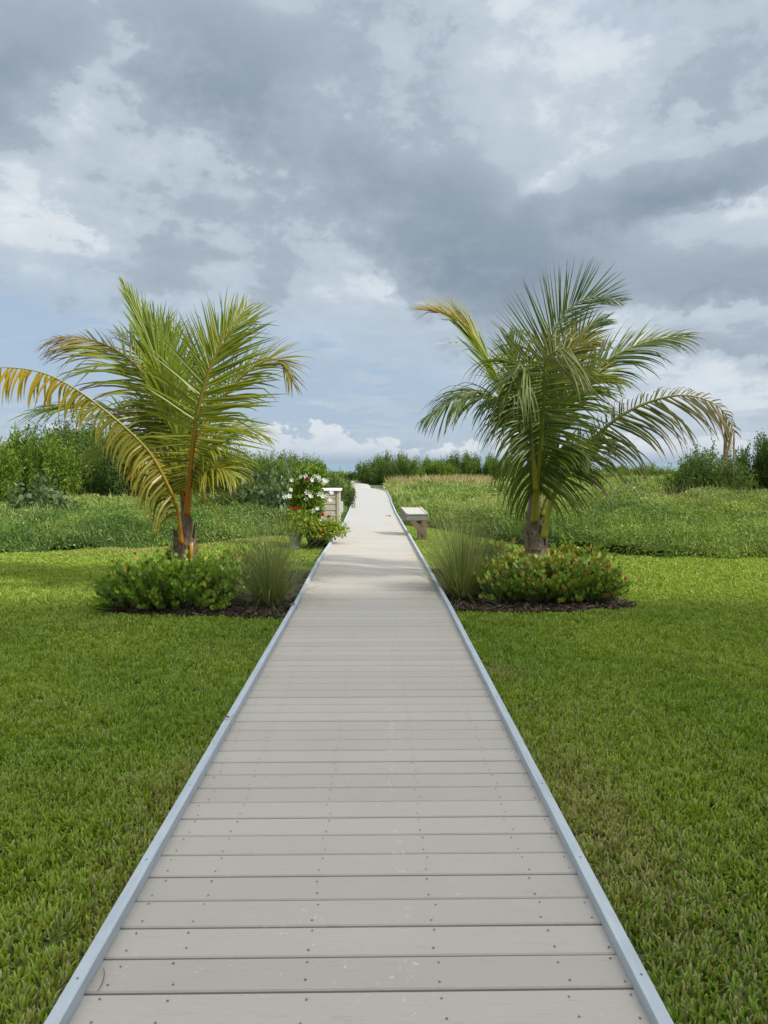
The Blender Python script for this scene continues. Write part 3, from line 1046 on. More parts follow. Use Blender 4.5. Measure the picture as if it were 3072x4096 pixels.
# ------------------------------------------------------------------ fountain grass clumps beside the boardwalk
def muhly(x, y, h, sp, n, label, seed):
    global rng
    keep, rng = rng, np.random.default_rng(seed)
    root = empty('muhly_grass', (x, y, .02))
    tag(root, label, 'grass clump', 'fine grass clumps beside the boardwalk')
    K = 6
    a = rng.random(n) * 6.283
    lean = np.abs(rng.normal(0, .46, n)) + .03
    stray = rng.random(n) < .16
    lean[stray] += .25 + .6 * rng.random(stray.sum()); bst = stray
    L = h * (.55 + .55 * rng.random(n))
    br = .10 * np.sqrt(rng.random(n))
    P = np.stack([x + br * np.cos(a), y + br * np.sin(a), np.full(n, .02)], -1)
    d = np.stack([np.cos(a) * np.sin(lean), np.sin(a) * np.sin(lean), np.cos(lean)], -1)
    bend = (.10 + .55 * rng.random(n) ** 2) * (lean * 1.5 + .2)
    hz = np.stack([np.cos(a), np.sin(a), np.zeros(n)], -1)
    w0 = .0018 + .0026 * rng.random(n) ** 2
    S = np.stack([-np.sin(a + rng.normal(0, 1, n)), np.cos(a), np.zeros(n)], -1); S = nrm(S)
    rows = []
    for k in range(K + 1):
        s = k / K
        w = (w0 * (1 - .85 * s))[:, None]
        rows.append(P - S * w); rows.append(P + S * w)
        P = P + d * (L / K)[:, None]
        d = nrm(d + hz * (bend * .35)[:, None] - np.array([0, 0, 1]) * (bend * (s + .2) * .55)[:, None])
    V = np.stack(rows, 1)
    idx = np.arange(n)[:, None, None] * (2 * (K + 1))
    kk = np.arange(K)[None, :, None] * 2
    q = (idx + kk + np.array([0, 1, 3, 2])[None, None]).reshape(-1, 4)
    s = np.repeat(np.linspace(0, 1, K + 1), 2)[None, :, None]
    c0 = mixc([.085, .135, .034], [.25, .30, .10], rng.random(n) ** 1.4)
    strw = rng.random(n) < .25
    c0[strw] = mixc(c0[strw], [.28, .24, .12], np.full(strw.sum(), .75))
    c = c0[:, None] * (1 - s * .3) + np.array([.20, .18, .10]) * (s * .3)
    mesh_obj('blade', V.reshape(-1, 3), [q], M_muhly, root, col=(c + np.zeros(V.shape)).reshape(-1, 3))['kind'] = 'stuff'
    rng = keep


muhly(-1.13, 8.05, 1.04, .5, 1050, 'fine wispy grass clump by the left rail of the boardwalk', 301)
muhly(.98, 8.45, 1.14, .5, 1200, 'fine wispy grass clump by the right rail of the boardwalk', 302)


# ------------------------------------------------------------------ coconut palms
def catmull(P, n):
    P = np.asarray(P, float)
    Q = np.concatenate([[2 * P[0] - P[1]], P, [2 * P[-1] - P[-2]]])
    out = []
    for i in range(len(P) - 1):
        p0, p1, p2, p3 = Q[i:i + 4]
        for t in np.linspace(0, 1, 14, endpoint=False):
            out.append(.5 * ((2 * p1) + (-p0 + p2) * t + (2 * p0 - 5 * p1 + 4 * p2 - p3) * t ** 2 + (-p0 + 3 * p1 - 3 * p2 + p3) * t ** 3))
    out.append(P[-1])
    out = np.array(out)
    s = np.concatenate([[0], np.cumsum(np.linalg.norm(np.diff(out, axis=0), axis=1))])
    u = np.linspace(0, s[-1], n)
    return np.stack([np.interp(u, s, out[:, k]) for k in range(3)], -1), s[-1]


GREEN = ([.095, .160, .012], [.215, .285, .022])
OLIVE = ([.135, .185, .012], [.295, .325, .022])
DEEP = ([.060, .110, .016], [.145, .205, .032])
YEL = ([.42, .32, .025], [.58, .40, .035])
BROWN = np.array([.20, .125, .06])
PALE = np.array([.36, .31, .22])


def frond(root, P, Nh=(0, -1, .2), n=62, Lm=.62, t0=.28, th=(70, 22), lift=(10, 10), g=(.5, .5), col=GREEN, tipc=None, tipamt=0.0,
          stalk=((.30, .14, .02), (.22, .19, .03)), W=.022, kink=.12, prof=(.55, 1.0, .26), sides=(1, 1), curl=(0, 0), wr=(.030, .006), endcol=None, scale=(1, 1), miss=.04, wind=(0, 0, 0), up=None, thp=1.0, gb=0.0, wk=1.2, dth=(0, 0)):
    n = int(n * 1.02); W = W * wk; Lm = Lm * 1.12
    """one pinnate leaf: P is the midrib in world coordinates; sides = length factor left / right of the midrib"""
    C, length = catmull(P, 60)
    T = nrm(np.gradient(C, axis=0))
    Nh = np.asarray(Nh, float)
    tt = np.linspace(0, 1, 60)
    rb = MB()
    cs = mixc(np.array(stalk[0]), np.array(stalk[1]), np.clip(tt * 2.3, 0, 1))
    rad = wr[0] * (1 - tt) ** 1.0 + wr[1] * (1 - .6 * tt)
    rad = rad * (1 + .15 * np.exp(-(tt / .05) ** 2))
    rb.tube(C, rad, 8, col=cs, flat=.8)
    fo = rb.build('frond', M_rachis, root, smooth=True)
    VV, CC = [], []
    K = 6
    tot = 0
    for si, sg in ((0, -1), (1, 1)):
        if sides[si] <= 0: continue
        u = np.linspace(t0, .995, n) + rng.normal(0, .0035, n)
        u = u[rng.random(n) > miss]
        m = len(u)
        q = np.stack([np.interp(u, tt, C[:, k]) for k in range(3)], -1)
        Tq = nrm(np.stack([np.interp(u, tt, T[:, k]) for k in range(3)], -1))
        S = nrm(np.cross(Tq, Nh)) * sg
        Nn = nrm(np.cross(S, Tq)) * sg
        Nn = np.where((Nn @ Nh)[:, None] < 0, -Nn, Nn)
        v = (u - t0) / (1 - t0)
        Lp = np.interp(v, [0, .12, .45, .8, 1], [prof[0] * .75, prof[0], prof[1], (prof[1] + prof[2]) / 2, prof[2]]) * Lm * sides[si] * (.9 + .2 * rng.random(m))
        theta = np.radians(dth[si] * (1 - .6 * v) + th[1] + (th[0] - th[1]) * (1 - v) ** thp) + rng.normal(0, .085, m)
        li = np.radians(lift[si]) + rng.normal(0, .15, m)
        d = np.cos(theta)[:, None] * Tq + np.sin(theta)[:, None] * (np.cos(li)[:, None] * S + np.sin(li)[:, None] * Nn)
        B = nrm(Tq - (np.sum(Tq * d, 1))[:, None] * d)
        B = nrm(B + rng.normal(0, .18, (m, 3)))
        gg = g[si] * (.7 + .6 * rng.random(m)) * (1 + gb * (1 - v) ** 3)
        kk = rng.random(m) < kink
        kpos = rng.integers(2, 5, m)
        pos = q.copy()
        w0 = W * (.8 + .4 * rng.random(m)) * np.clip(Lp / Lm + .25, .5, 1.15)
        rows = []
        wp = [.55, 1, .95, .8, .6, .36, .06]
        for k in range(K + 1):
            Bd = nrm(B - np.sum(B * d, 1)[:, None] * d)
            U = np.cross(Bd, d)
            w = (w0 * wp[k])[:, None]
            rows += [pos - Bd * w * .5 + U * w * .14, pos - U * w * .14, pos + Bd * w * .5 + U * w * .14]
            pos = pos + d * (Lp / K)[:, None]
            dn = np.array([0, 0, -1.0])
            drop = gg * (.10 + .16 * k)
            drop = np.where(kk & (k == kpos), drop + 1.1, drop)
            d = nrm(d + dn[None] * drop[:, None] * .5 + np.array(wind)[None] * (.05 * k) + (curl[si] * .12 * k) * Nn)
        V = np.stack(rows, 1)
        rnd = rng.random(m)
        c0 = mixc(col[0], col[1], rnd)
        if endcol is not None:
            c0 = mixc(c0, mixc(endcol[0], endcol[1], rnd), np.clip((v - .45) / .5, 0, 1) * endcol[2])
        s = np.repeat(np.linspace(0, 1, K + 1), 3)[None]
        tc_ = BROWN if tipc is None else np.asarray(tipc)
        amt = tipamt * (.4 + 1.2 * rng.random(m))
        ts = np.clip((s - (1 - amt[:, None])) / .22, 0, 1)
        c = c0[:, None] * (1 - ts[..., None]) + tc_ * ts[..., None]
        VV.append(V.reshape(-1, 3)); CC.append(c.reshape(-1, 3)); tot += m
    V = np.concatenate(VV); Cc = np.concatenate(CC)
    per = 3 * (K + 1)
    idx = np.arange(tot)[:, None, None, None] * per
    kk = np.arange(K)[None, :, None, None] * 3
    jj = np.arange(2)[None, None, :, None]
    q = (idx + kk + jj + np.array([0, 1, 4, 3])[None, None, None]).reshape(-1, 4)
    lb = mesh_obj('leaf_blade', V, [q], M_palm, fo, col=Cc)
    return fo


def trunk_mesh(root, pts, rads, col):
    P, _ = catmull(pts, 26)
    r = np.interp(np.linspace(0, 1, 26), np.linspace(0, 1, len(rads)), rads)
    r = r * (1 + .06 * np.sin(np.arange(26) * 2.1))
    b = MB()
    b.tube(P, r, 14, col=col)
    return b.build('trunk', M_trunk, root, smooth=True)


def boots(root, base, r, z0, z1, n, col_a, col_b, seed):
    """torn dry leaf bases and fibre clasping the trunk"""
    global rng
    keep, rng = rng, np.random.default_rng(seed)
    for i in range(n):
        b = MB()
        a = i * 2.4 + rng.random() * .5
        zz = z0 + (z1 - z0) * (i / max(1, n - 1)) * .75
        hgt = .20 + .26 * rng.random()
        rows = []
        kz, ka = 7, 6
        flare = .02 + .04 * rng.random()
        for u in np.linspace(0, 1, kz):
            half = (.62 * (1 - u) ** .6 + .10) * (1 + .15 * rng.normal())
            for w in np.linspace(-1, 1, ka):
                an = a + w * half
                rr = r * (1.06 - .10 * u) + flare * u ** 2 + .006 * math.cos(w * 9)
                rows.append([base[0] + rr * math.cos(an), base[1] + rr * math.sin(an), zz + hgt * u + rng.normal(0, .006)])
        V = np.array(rows)
        F = [[p * ka + q, p * ka + q + 1, (p + 1) * ka + q + 1, (p + 1) * ka + q] for p in range(kz - 1) for q in range(ka - 1)]
        t = rng.random()
        c = mixc(np.array(col_a), np.array(col_b), np.array(t)) * (.7 + .5 * rng.random((len(V), 1)))
        b.add(V, [np.array(F)], c)
        o = b.build('leaf_base', M_fibre, root)
    # loose fibre strands
    m = 420
    a = rng.random(m) * 6.28
    z = z0 + (z1 - z0) * rng.random(m)
    Cb = np.stack([base[0] + r * 1.04 * np.cos(a), base[1] + r * 1.04 * np.sin(a), z], -1)
    D = np.stack([np.cos(a) * .5, np.sin(a) * .5, rng.normal(-.1, 1, m)], -1) + rng.normal(0, .3, (m, 3))
    V, F, k = leaf_mesh(Cb, D, rand_dirs(m), .05 + .08 * rng.random(m), .005, cup=.4)
    fb = mesh_obj('fibre', V, [F[0]], M_fibre, root, col=np.repeat(mixc([.12, .09, .06], [.28, .23, .17], rng.random(m)), k, 0))
    fb['kind'] = 'stuff'
    rng = keep


def A(pts):          # photo crop of the left palm -> world
    return [np.array(at(cx * .19590, 275 + cy * .19590, Y)) for cx, cy, Y in pts]


def Bp(pts):         # photo crop of the right palm -> world
    return [np.array(at(400 + cx * .22182, 250 + cy * .22182, Y)) for cx, cy, Y in pts]


YL, YR = 9.2, 9.35
baseL = A([(938, 1560, YL)])[0]; baseL[2] = 0.0
palmL = empty('coconut_palm', tuple(baseL))
tag(palmL, 'young coconut palm with yellowing fronds and orange stalks left of the boardwalk', 'palm tree', 'palms flanking the boardwalk')
tpts = A([(945, 1480, YL), (940, 1380, YL), (944, 1290, YL), (948, 1205, YL), (945, 1110, YL), (935, 1000, YL)])
trunk_mesh(palmL, [np.array([tpts[0][0], YL, -.02])] + tpts, [.125, .115, .088, .066, .062, .056, .05], [.30, .225, .175])
boots(palmL, (tpts[0][0], YL), .115, .16, .66, 11, [.13, .09, .065], [.34, .265, .20], 401)
OST = ((.42, .17, .015), (.20, .15, .02))
# front fan frond
frond(palmL, A([(955, 1225, 9.05), (966, 1060, 8.95), (985, 860, 8.82), (1012, 690, 8.72), (1060, 510, 8.66), (1125, 355, 8.65), (1190, 250, 8.70), (1250, 170, 8.8)]), Nh=(0, -1, .1), n=70, Lm=.92, t0=.13, th=(128, 22), thp=1.6, gb=1.8, lift=(8, 6), g=(.10, .08), col=OLIVE, tipc=(.26, .17, .04), tipamt=.12, stalk=OST, W=.024, prof=(.72, 1.0, .24), sides=(.84, 1.0), wr=(.032, .006))
# drooping basal leaflets of the front crown, reaching down and right
frond(palmL, A([(962, 1180, 9.1), (985, 1030, 9.0), (1030, 930, 8.9), (1090, 880, 8.8), (1150, 870, 8.7)]), Nh=(.1, -.5, .8), n=34, Lm=.66, t0=.25, th=(75, 25), lift=(0, 0), g=(.75, .55), col=OLIVE, tipc=(.30, .22, .03), tipamt=.15, stalk=OST, W=.022, wr=(.026, .006))
# long yellow frond arching out of the left edge
frond(palmL, A([(928, 1375, 9.0), (908, 1210, 8.9), (862, 1085, 8.75), (765, 910, 8.55), (645, 785, 8.4), (525, 683, 8.3), (400, 592, 8.2), (250, 512, 8.15), (100, 477, 8.1), (-60, 478, 8.05), (-200, 520, 8.0)]), Nh=(.2, -.4, .9), n=70, miss=.14, Lm=.44, t0=.12, th=(100, 60), lift=(-55, -55), g=(2.8, 3.2), col=([.16, .165, .018], [.27, .235, .025]), endcol=(YEL[0], YEL[1], 1.0), tipc=(.30, .19, .07), tipamt=.16, stalk=((.46, .19, .015), (.24, .21, .04)), W=.024, prof=(1.15, .75, .95), wr=(.020, .004), kink=.32)
# left frond with scorched tips
frond(palmL, A([(938, 1090, 9.25), (905, 880, 9.3), (830, 660, 9.25), (710, 480, 9.2), (570, 372, 9.2), (420, 322, 9.2), (285, 318, 9.2)]), Nh=(.15, -.75, .65), n=64, Lm=.80, t0=.22, th=(70, 24), lift=(5, -10), g=(.55, .20), col=OLIVE, endcol=([.18, .11, .035], [.26, .16, .05], .95), tipc=(.10, .055, .04), tipamt=.42, stalk=OST, W=.022, prof=(.75, 1, .26), kink=.30, sides=(1.15, .5), gb=.6)
# tall folded spear frond
frond(palmL, A([(940, 1080, 9.15), (915, 880, 9.1), (868, 690, 9.05), (800, 450, 9.0), (725, 245, 9.0), (665, 125, 9.0), (628, 45, 9.0)]), Nh=(.5, -.8, .1), n=70, Lm=.62, t0=.16, th=(22, 5), lift=(14, 14), g=(.05, .05), col=([.15, .22, .018], [.25, .31, .028]), tipamt=.04, stalk=((.17, .17, .025), (.14, .17, .02)), W=.024, prof=(.85, 1, .16), kink=.0)
# upright frond behind
frond(palmL, A([(945, 1080, 9.35), (920, 850, 9.45), (880, 560, 9.55), (835, 370, 9.6), (785, 250, 9.6), (738, 178, 9.6)]), Nh=(.3, -.9, .2), n=58, Lm=.64, t0=.25, th=(60, 18), lift=(10, 10), g=(.10, .10), col=GREEN, tipamt=.05, stalk=((.17, .15, .02), (.14, .15, .02)), prof=(.6, 1, .2))
frond(palmL, A([(950, 1080, 9.4), (945, 850, 9.55), (930, 600, 9.7), (890, 420, 9.8), (850, 300, 9.85), (815, 240, 9.85)]), Nh=(-.2, -.9, .2), n=54, Lm=.64, t0=.25, th=(60, 18), lift=(8, 8), g=(.12, .15), col=OLIVE, tipc=(.30, .17, .03), tipamt=.22, stalk=OST, prof=(.6, 1, .25))
# small pale frond up left behind
frond(palmL, A([(940, 1050, 9.4), (890, 800, 9.6), (800, 550, 9.75), (720, 420, 9.8), (660, 340, 9.8), (600, 290, 9.8)]), Nh=(.2, -.6, .6), n=44, Lm=.50, t0=.3, th=(70, 25), lift=(8, 8), g=(.15, .3), col=([.11, .15, .03], [.17, .21, .05]), tipamt=.06)
# right side frond bending over at its tip
frond(palmL, A([(955, 1080, 9.3), (1010, 850, 9.4), (1130, 640, 9.45), (1270, 490, 9.4), (1390, 430, 9.35), (1450, 455, 9.3), (1490, 545, 9.3)]), Nh=(-.1, -.6, .8), n=54, Lm=.66, t0=.25, th=(65, 20), lift=(0, -5), g=(.35, .40), col=OLIVE, endcol=([.22, .18, .02], [.30, .20, .02], .8), tipc=(.26, .15, .03), tipamt=.15, stalk=OST, prof=(.7, 1, .28))
# low fronds to the left
frond(palmL, A([(938, 1120, 9.15), (880, 940, 9.2), (780, 800, 9.2), (640, 710, 9.2), (470, 665, 9.2), (330, 665, 9.2), (200, 690, 9.2)]), Nh=(.1, -.4, .9), n=48, Lm=.62, t0=.26, th=(58, 22), lift=(0, -5), g=(.45, .5), col=GREEN, tipc=(.14, .09, .05), tipamt=.15, W=.022, kink=.35, miss=.25, prof=(.7, 1, .6))
frond(palmL, A([(940, 1140, 9.4), (880, 1010, 9.5), (800, 930, 9.55), (690, 880, 9.6), (560, 880, 9.6), (450, 930, 9.6)]), Nh=(.1, -.3, .9), n=44, Lm=.60, t0=.25, th=(60, 25), lift=(0, -5), g=(.6, .75), col=GREEN, tipc=(.20, .14, .06), tipamt=.15, kink=.3, miss=.15)
frond(palmL, A([(945, 1150, 9.5), (965, 1000, 9.7), (1040, 880, 9.85), (1150, 800, 9.9), (1280, 790, 9.9), (1370, 830, 9.9)]), Nh=(0, -.4, .9), n=44, Lm=.58, t0=.25, th=(60, 25), lift=(0, 0), g=(.35, .5), col=OLIVE, tipamt=.06)
frond(palmL, A([(950, 1080, 9.3), (975, 850, 9.45), (1030, 620, 9.6), (1100, 430, 9.65), (1180, 300, 9.65), (1260, 230, 9.65)]), Nh=(-.2, -.9, .3), n=54, Lm=.66, t0=.25, th=(62, 20), lift=(5, 5), g=(.2, .3), col=GREEN, tipamt=.06, stalk=OST, prof=(.55, 1, .25))
frond(palmL, A([(945, 1130, 9.3), (930, 960, 9.35), (900, 820, 9.35), (840, 720, 9.3), (760, 660, 9.3), (660, 640, 9.3)]), Nh=(.2, -.7, .7), n=48, Lm=.66, t0=.2, th=(85, 28), lift=(0, -5), g=(.6, .5), gb=1.0, col=OLIVE, tipamt=.10, kink=.2)
frond(palmL, A([(960, 1150, 9.1), (1000, 1040, 8.95), (1060, 990, 8.85), (1130, 985, 8.75), (1200, 1030, 8.7)]), Nh=(.1, -.5, .8), n=36, Lm=.52, t0=.2, th=(80, 25), lift=(0, 0), g=(.8, .9), col=([.22, .24, .02], [.36, .34, .03]), tipc=(.40, .27, .03), tipamt=.2, stalk=OST, wr=(.02, .005))
frond(palmL, A([(935, 1160, 9.1), (905, 1040, 9.0), (860, 960, 8.95), (800, 930, 8.9), (735, 950, 8.85), (690, 1010, 8.8)]), Nh=(.1, -.5, .8), n=44, Lm=.56, t0=.25, th=(85, 35), lift=(-20, -20), g=(1.3, 1.3), col=([.22, .22, .02], [.36, .31, .03]), endcol=(YEL[0], YEL[1], .7), tipc=(.34, .22, .04), tipamt=.2, stalk=OST, wr=(.02, .004), kink=.2, miss=.12)
# dead brown frond inside the crown
frond(palmL, A([(938, 1150, 9.5), (890, 960, 9.6), (820, 820, 9.6), (740, 740, 9.6), (690, 720, 9.6)]), Nh=(.2, -.5, .8), n=26, Lm=.42, t0=.35, th=(55, 30), lift=(0, -10), g=(1.2, 1.3), col=([.17, .11, .05], [.28, .20, .10]), tipamt=.3, kink=.5, miss=.25, stalk=((.30, .20, .05), (.28, .19, .08)))
# cut stub of an old stalk
sb = MB(); q = A([(966, 1470, 9.10), (974, 1415, 9.08), (979, 1366, 9.06)])
sb.tube(q, [.030, .026, .021], 8, col=[.38, .20, .03])
sb.build('cut_stalk', M_rachis, palmL, smooth=True)

baseR = Bp([(618, 1490, YR)])[0]; baseR[2] = 0.0
palmR = empty('coconut_palm', tuple(baseR))
tag(palmR, 'young dark green coconut palm with one browned frond right of the boardwalk', 'palm tree', 'palms flanking the boardwalk')
tr = Bp([(620, 1420, YR), (613, 1330, YR), (607, 1240, YR), (605, 1150, YR), (612, 1060, YR), (620, 960, YR)])
trunk_mesh(palmR, [np.array([tr[0][0], YR, -.02])] + tr, [.155, .135, .115, .098, .08, .066, .055], [.30, .215, .16])
boots(palmR, (tr[1][0], YR), .122, .18, .86, 13, [.12, .08, .055], [.31, .235, .175], 402)
GST = ((.30, .30, .03), (.17, .19, .03))
# frond facing the viewer, bowing forward
frond(palmR, Bp([(606, 1225, 9.2), (616, 1060, 9.0), (634, 880, 8.75), (646, 720, 8.55), (650, 590, 8.4), (655, 505, 8.3), (690, 462, 8.22), (760, 440, 8.15)]), Nh=(-.05, -.85, .5), n=86, Lm=.84, wk=1.0, dth=(28, 6), t0=.20, th=(125, 62), lift=(-8, -4), g=(1.8, .7), gb=.6, col=DEEP, endcol=([.15, .17, .04], [.22, .22, .06], .8), tipc=(.20, .18, .06), tipamt=.10, stalk=((.27, .27, .02), (.17, .19, .02)), W=.024, prof=(.85, 1, .6), wr=(.038, .008), sides=(1.0, 1.1))
# tall fan frond behind
frond(palmR, Bp([(615, 1080, 9.5), (618, 860, 9.65), (636, 640, 9.7), (665, 460, 9.7), (712, 335, 9.65), (790, 245, 9.6), (890, 212, 9.55), (1000, 232, 9.5)]), Nh=(.1, -1, .1), n=100, Lm=.84, wk=.82, t0=.24, th=(62, 22), lift=(6, 4), g=(.04, .12), col=DEEP, tipc=(.20, .15, .05), tipamt=.05, stalk=GST, W=.021, prof=(1.0, .97, .16), sides=(1.0, .72), kink=.02)
# upper left frond, yellow tip
frond(palmR, Bp([(610, 1080, 9.3), (570, 880, 9.3), (520, 735, 9.25), (455, 605, 9.2), (395, 490, 9.2), (318, 365, 9.2), (240, 302, 9.2), (150, 275, 9.2)]), Nh=(.5, -.5, .7), n=84, Lm=.78, t0=.26, th=(42, 15), lift=(0, -12), g=(.15, .22), col=GREEN, endcol=([.30, .22, .015], [.44, .28, .02], 1.0), stalk=GST, W=.022, tipamt=.03, prof=(.7, 1, .34))
# left drooping frond
frond(palmR, Bp([(610, 1090, 9.1), (570, 900, 9.0), (515, 755, 8.9), (440, 672, 8.8), (350, 642, 8.75), (275, 655, 8.7), (200, 700, 8.7), (120, 752, 8.7)]), Nh=(.1, -.35, .9), n=64, Lm=.68, t0=.30, th=(75, 25), lift=(-15, -15), g=(.7, 1.0), col=DEEP, stalk=GST, tipamt=.06, kink=.2, prof=(.75, 1, .30))
# right upper frond
frond(palmR, Bp([(625, 1070, 9.3), (680, 850, 9.3), (770, 660, 9.25), (890, 530, 9.2), (1020, 450, 9.2), (1150, 405, 9.2), (1285, 388, 9.2)]), Nh=(-.2, -.5, .8), n=62, Lm=.64, t0=.27, th=(62, 16), lift=(0, -12), g=(.30, .75), col=DEEP, endcol=([.12, .14, .03], [.17, .17, .04], .6), tipc=(.22, .17, .03), tipamt=.12, stalk=GST, kink=.2, prof=(.8, 1, .42))
# right lower frond with scorched upper side
frond(palmR, Bp([(645, 1300, 9.15), (682, 1135, 9.1), (765, 985, 9.0), (880, 845, 8.9), (1000, 745, 8.8), (1130, 683, 8.75), (1260, 656, 8.7), (1370, 672, 8.7), (1455, 725, 8.7), (1510, 825, 8.7)]), Nh=(-.1, -.7, .65), n=66, Lm=.72, t0=.24, th=(80, 30), lift=(10, -15), g=(.10, 1.05), col=([.075, .095, .02], [.13, .14, .03]), endcol=([.17, .12, .05], [.27, .18, .08], .75), tipc=(.30, .23, .15), tipamt=.30, stalk=((.33, .34, .03), (.16, .15, .03)), sides=(.38, 1.0), kink=.22, prof=(.95, 1, .6), curl=(-1.5, 0))
frond(palmR, Bp([(640, 1200, 9.3), (690, 1050, 9.4), (770, 930, 9.45), (850, 860, 9.5), (910, 850, 9.5), (950, 900, 9.5)]), Nh=(-.1, -.4, .9), n=44, Lm=.62, t0=.3, th=(62, 30), lift=(-10, -10), g=(.8, .95), col=([.07, .10, .016], [.15, .16, .03]), stalk=GST, tipamt=.12, kink=.25)
# others filling the crown
frond(palmR, Bp([(620, 1060, 9.6), (660, 800, 9.8), (710, 590, 9.9), (780, 430, 9.9), (850, 350, 9.9), (925, 312, 9.9)]), Nh=(-.1, -.8, .5), n=50, Lm=.62, t0=.3, th=(58, 18), lift=(5, 0), g=(.12, .25), col=DEEP, stalk=GST, tipamt=.04)
frond(palmR, Bp([(615, 1060, 9.5), (590, 850, 9.7), (550, 660, 9.8), (515, 500, 9.85), (490, 390, 9.85)]), Nh=(.2, -.9, .2), n=46, Lm=.58, t0=.3, th=(50, 18), lift=(5, 5), g=(.06, .06), col=GREEN, stalk=GST)
frond(palmR, Bp([(622, 1060, 9.1), (670, 850, 8.95), (740, 690, 8.85), (830, 590, 8.8), (920, 560, 8.75), (990, 600, 8.7)]), Nh=(-.2, -.5, .8), n=50, Lm=.60, t0=.28, th=(62, 25), lift=(5, -5), g=(.4, .6), col=GREEN, endcol=([.20, .19, .02], [.27, .22, .03], .7), stalk=GST, tipc=(.26, .20, .03), tipamt=.10, kink=.2)
frond(palmR, Bp([(618, 1070, 9.2), (640, 830, 9.15), (665, 650, 9.1), (720, 510, 9.0), (800, 430, 8.95), (890, 405, 8.9)]), Nh=(-.1, -.7, .6), n=52, Lm=.58, t0=.3, th=(60, 20), lift=(5, -5), g=(.25, .45), col=([.10, .13, .02], [.19, .19, .03]), endcol=([.22, .20, .03], [.30, .25, .04], .7), stalk=GST, tipamt=.08)
frond(palmR, Bp([(612, 1080, 9.0), (592, 820, 8.7), (585, 640, 8.5), (572, 545, 8.38), (540, 520, 8.28), (508, 570, 8.2)]), Nh=(0, -.5, .8), n=60, Lm=.76, t0=.30, th=(100, 45), lift=(-20, -20), g=(2.0, 2.0), col=([.085, .13, .025], [.19, .23, .05]), stalk=GST, kink=.05, prof=(.8, 1, .8))
frond(palmR, Bp([(622, 1100, 9.1), (660, 980, 8.95), (720, 900, 8.85), (790, 880, 8.8), (850, 930, 8.75)]), Nh=(-.1, -.5, .8), n=46, Lm=.50, t0=.26, th=(85, 35), lift=(-8, -8), g=(.7, .8), col=DEEP, stalk=GST, kink=.1)

# ------------------------------------------------------------------ planters with flowers
def petal_flower(root, c, size, face, col, name='flower'):
    """five petals round a short trumpet"""
    face = nrm(np.array(face, float))
    u = nrm(np.cross(face, [0.1, 0, 1])); v = np.cross(face, u)
    b = MB()
    V, F, C = [], [], []
    K = 20
    th = np.linspace(0, 2 * np.pi, K, endpoint=False)
    V += [c - face * size * .9] ; C += [np.array(col) * .7 + np.array([.05, .06, 0])]
    for t in th: V.append(c - face * size * .2 + size * .16 * (math.cos(t) * u + math.sin(t) * v)); C.append(np.array(col))
    for i, t in enumerate(th):
        w_ = abs(math.cos(2.5 * t)) ** .55
        r = size * (.30 + .30 * w_)
        V.append(c + face * size * (-.02 + .14 * w_) + r * (math.cos(t) * u + math.sin(t) * v)); C.append(np.array(col))
    tri = [[0, 1 + i, 1 + (i + 1) % K] for i in range(K)]
    qd = [[1 + i, 1 + (i + 1) % K, K + 1 + (i + 1) % K, K + 1 + i] for i in range(K)]
    b.add(np.array(V), [np.array(tri), np.array(qd)], np.array(C))
    return b.build(name, M_petal, root, smooth=False)


def foliage_blob(root, ctr, rx, ry, rz, n, ll, lw, ca, cb, up=.4, shell=.5, mat=None):
    a = rng.random(n) * 6.283
    cz = rng.random(n) * 2 - 1
    rad = rng.random(n) ** shell
    rad = rad * (1 + .22 * np.sin(a * 3 + cz * 4) + .12 * np.sin(a * 7 + cz * 9))
    sr = np.sqrt(1 - cz ** 2)
    o = np.stack([sr * np.cos(a), sr * np.sin(a), cz], -1)
    P = np.array(ctr) + o * rad[:, None] * np.array([rx, ry, rz])
    P[:, 2] = np.maximum(P[:, 2], .05)
    D = nrm(o * .7 + rng.normal(0, .6, (n, 3)) + np.array([0, 0, up]))
    L = ll * (.6 + .8 * rng.random(n))
    V, F, k = leaf_mesh(P, D, rand_dirs(n, .5), L, L * lw / ll, cup=.2)
    c = mixc(ca, cb, rng.random(n) ** 1.2)
    return mesh_obj('foliage', V, F, mat or M_bush, root, col=np.repeat(c, k, 0)), P, o


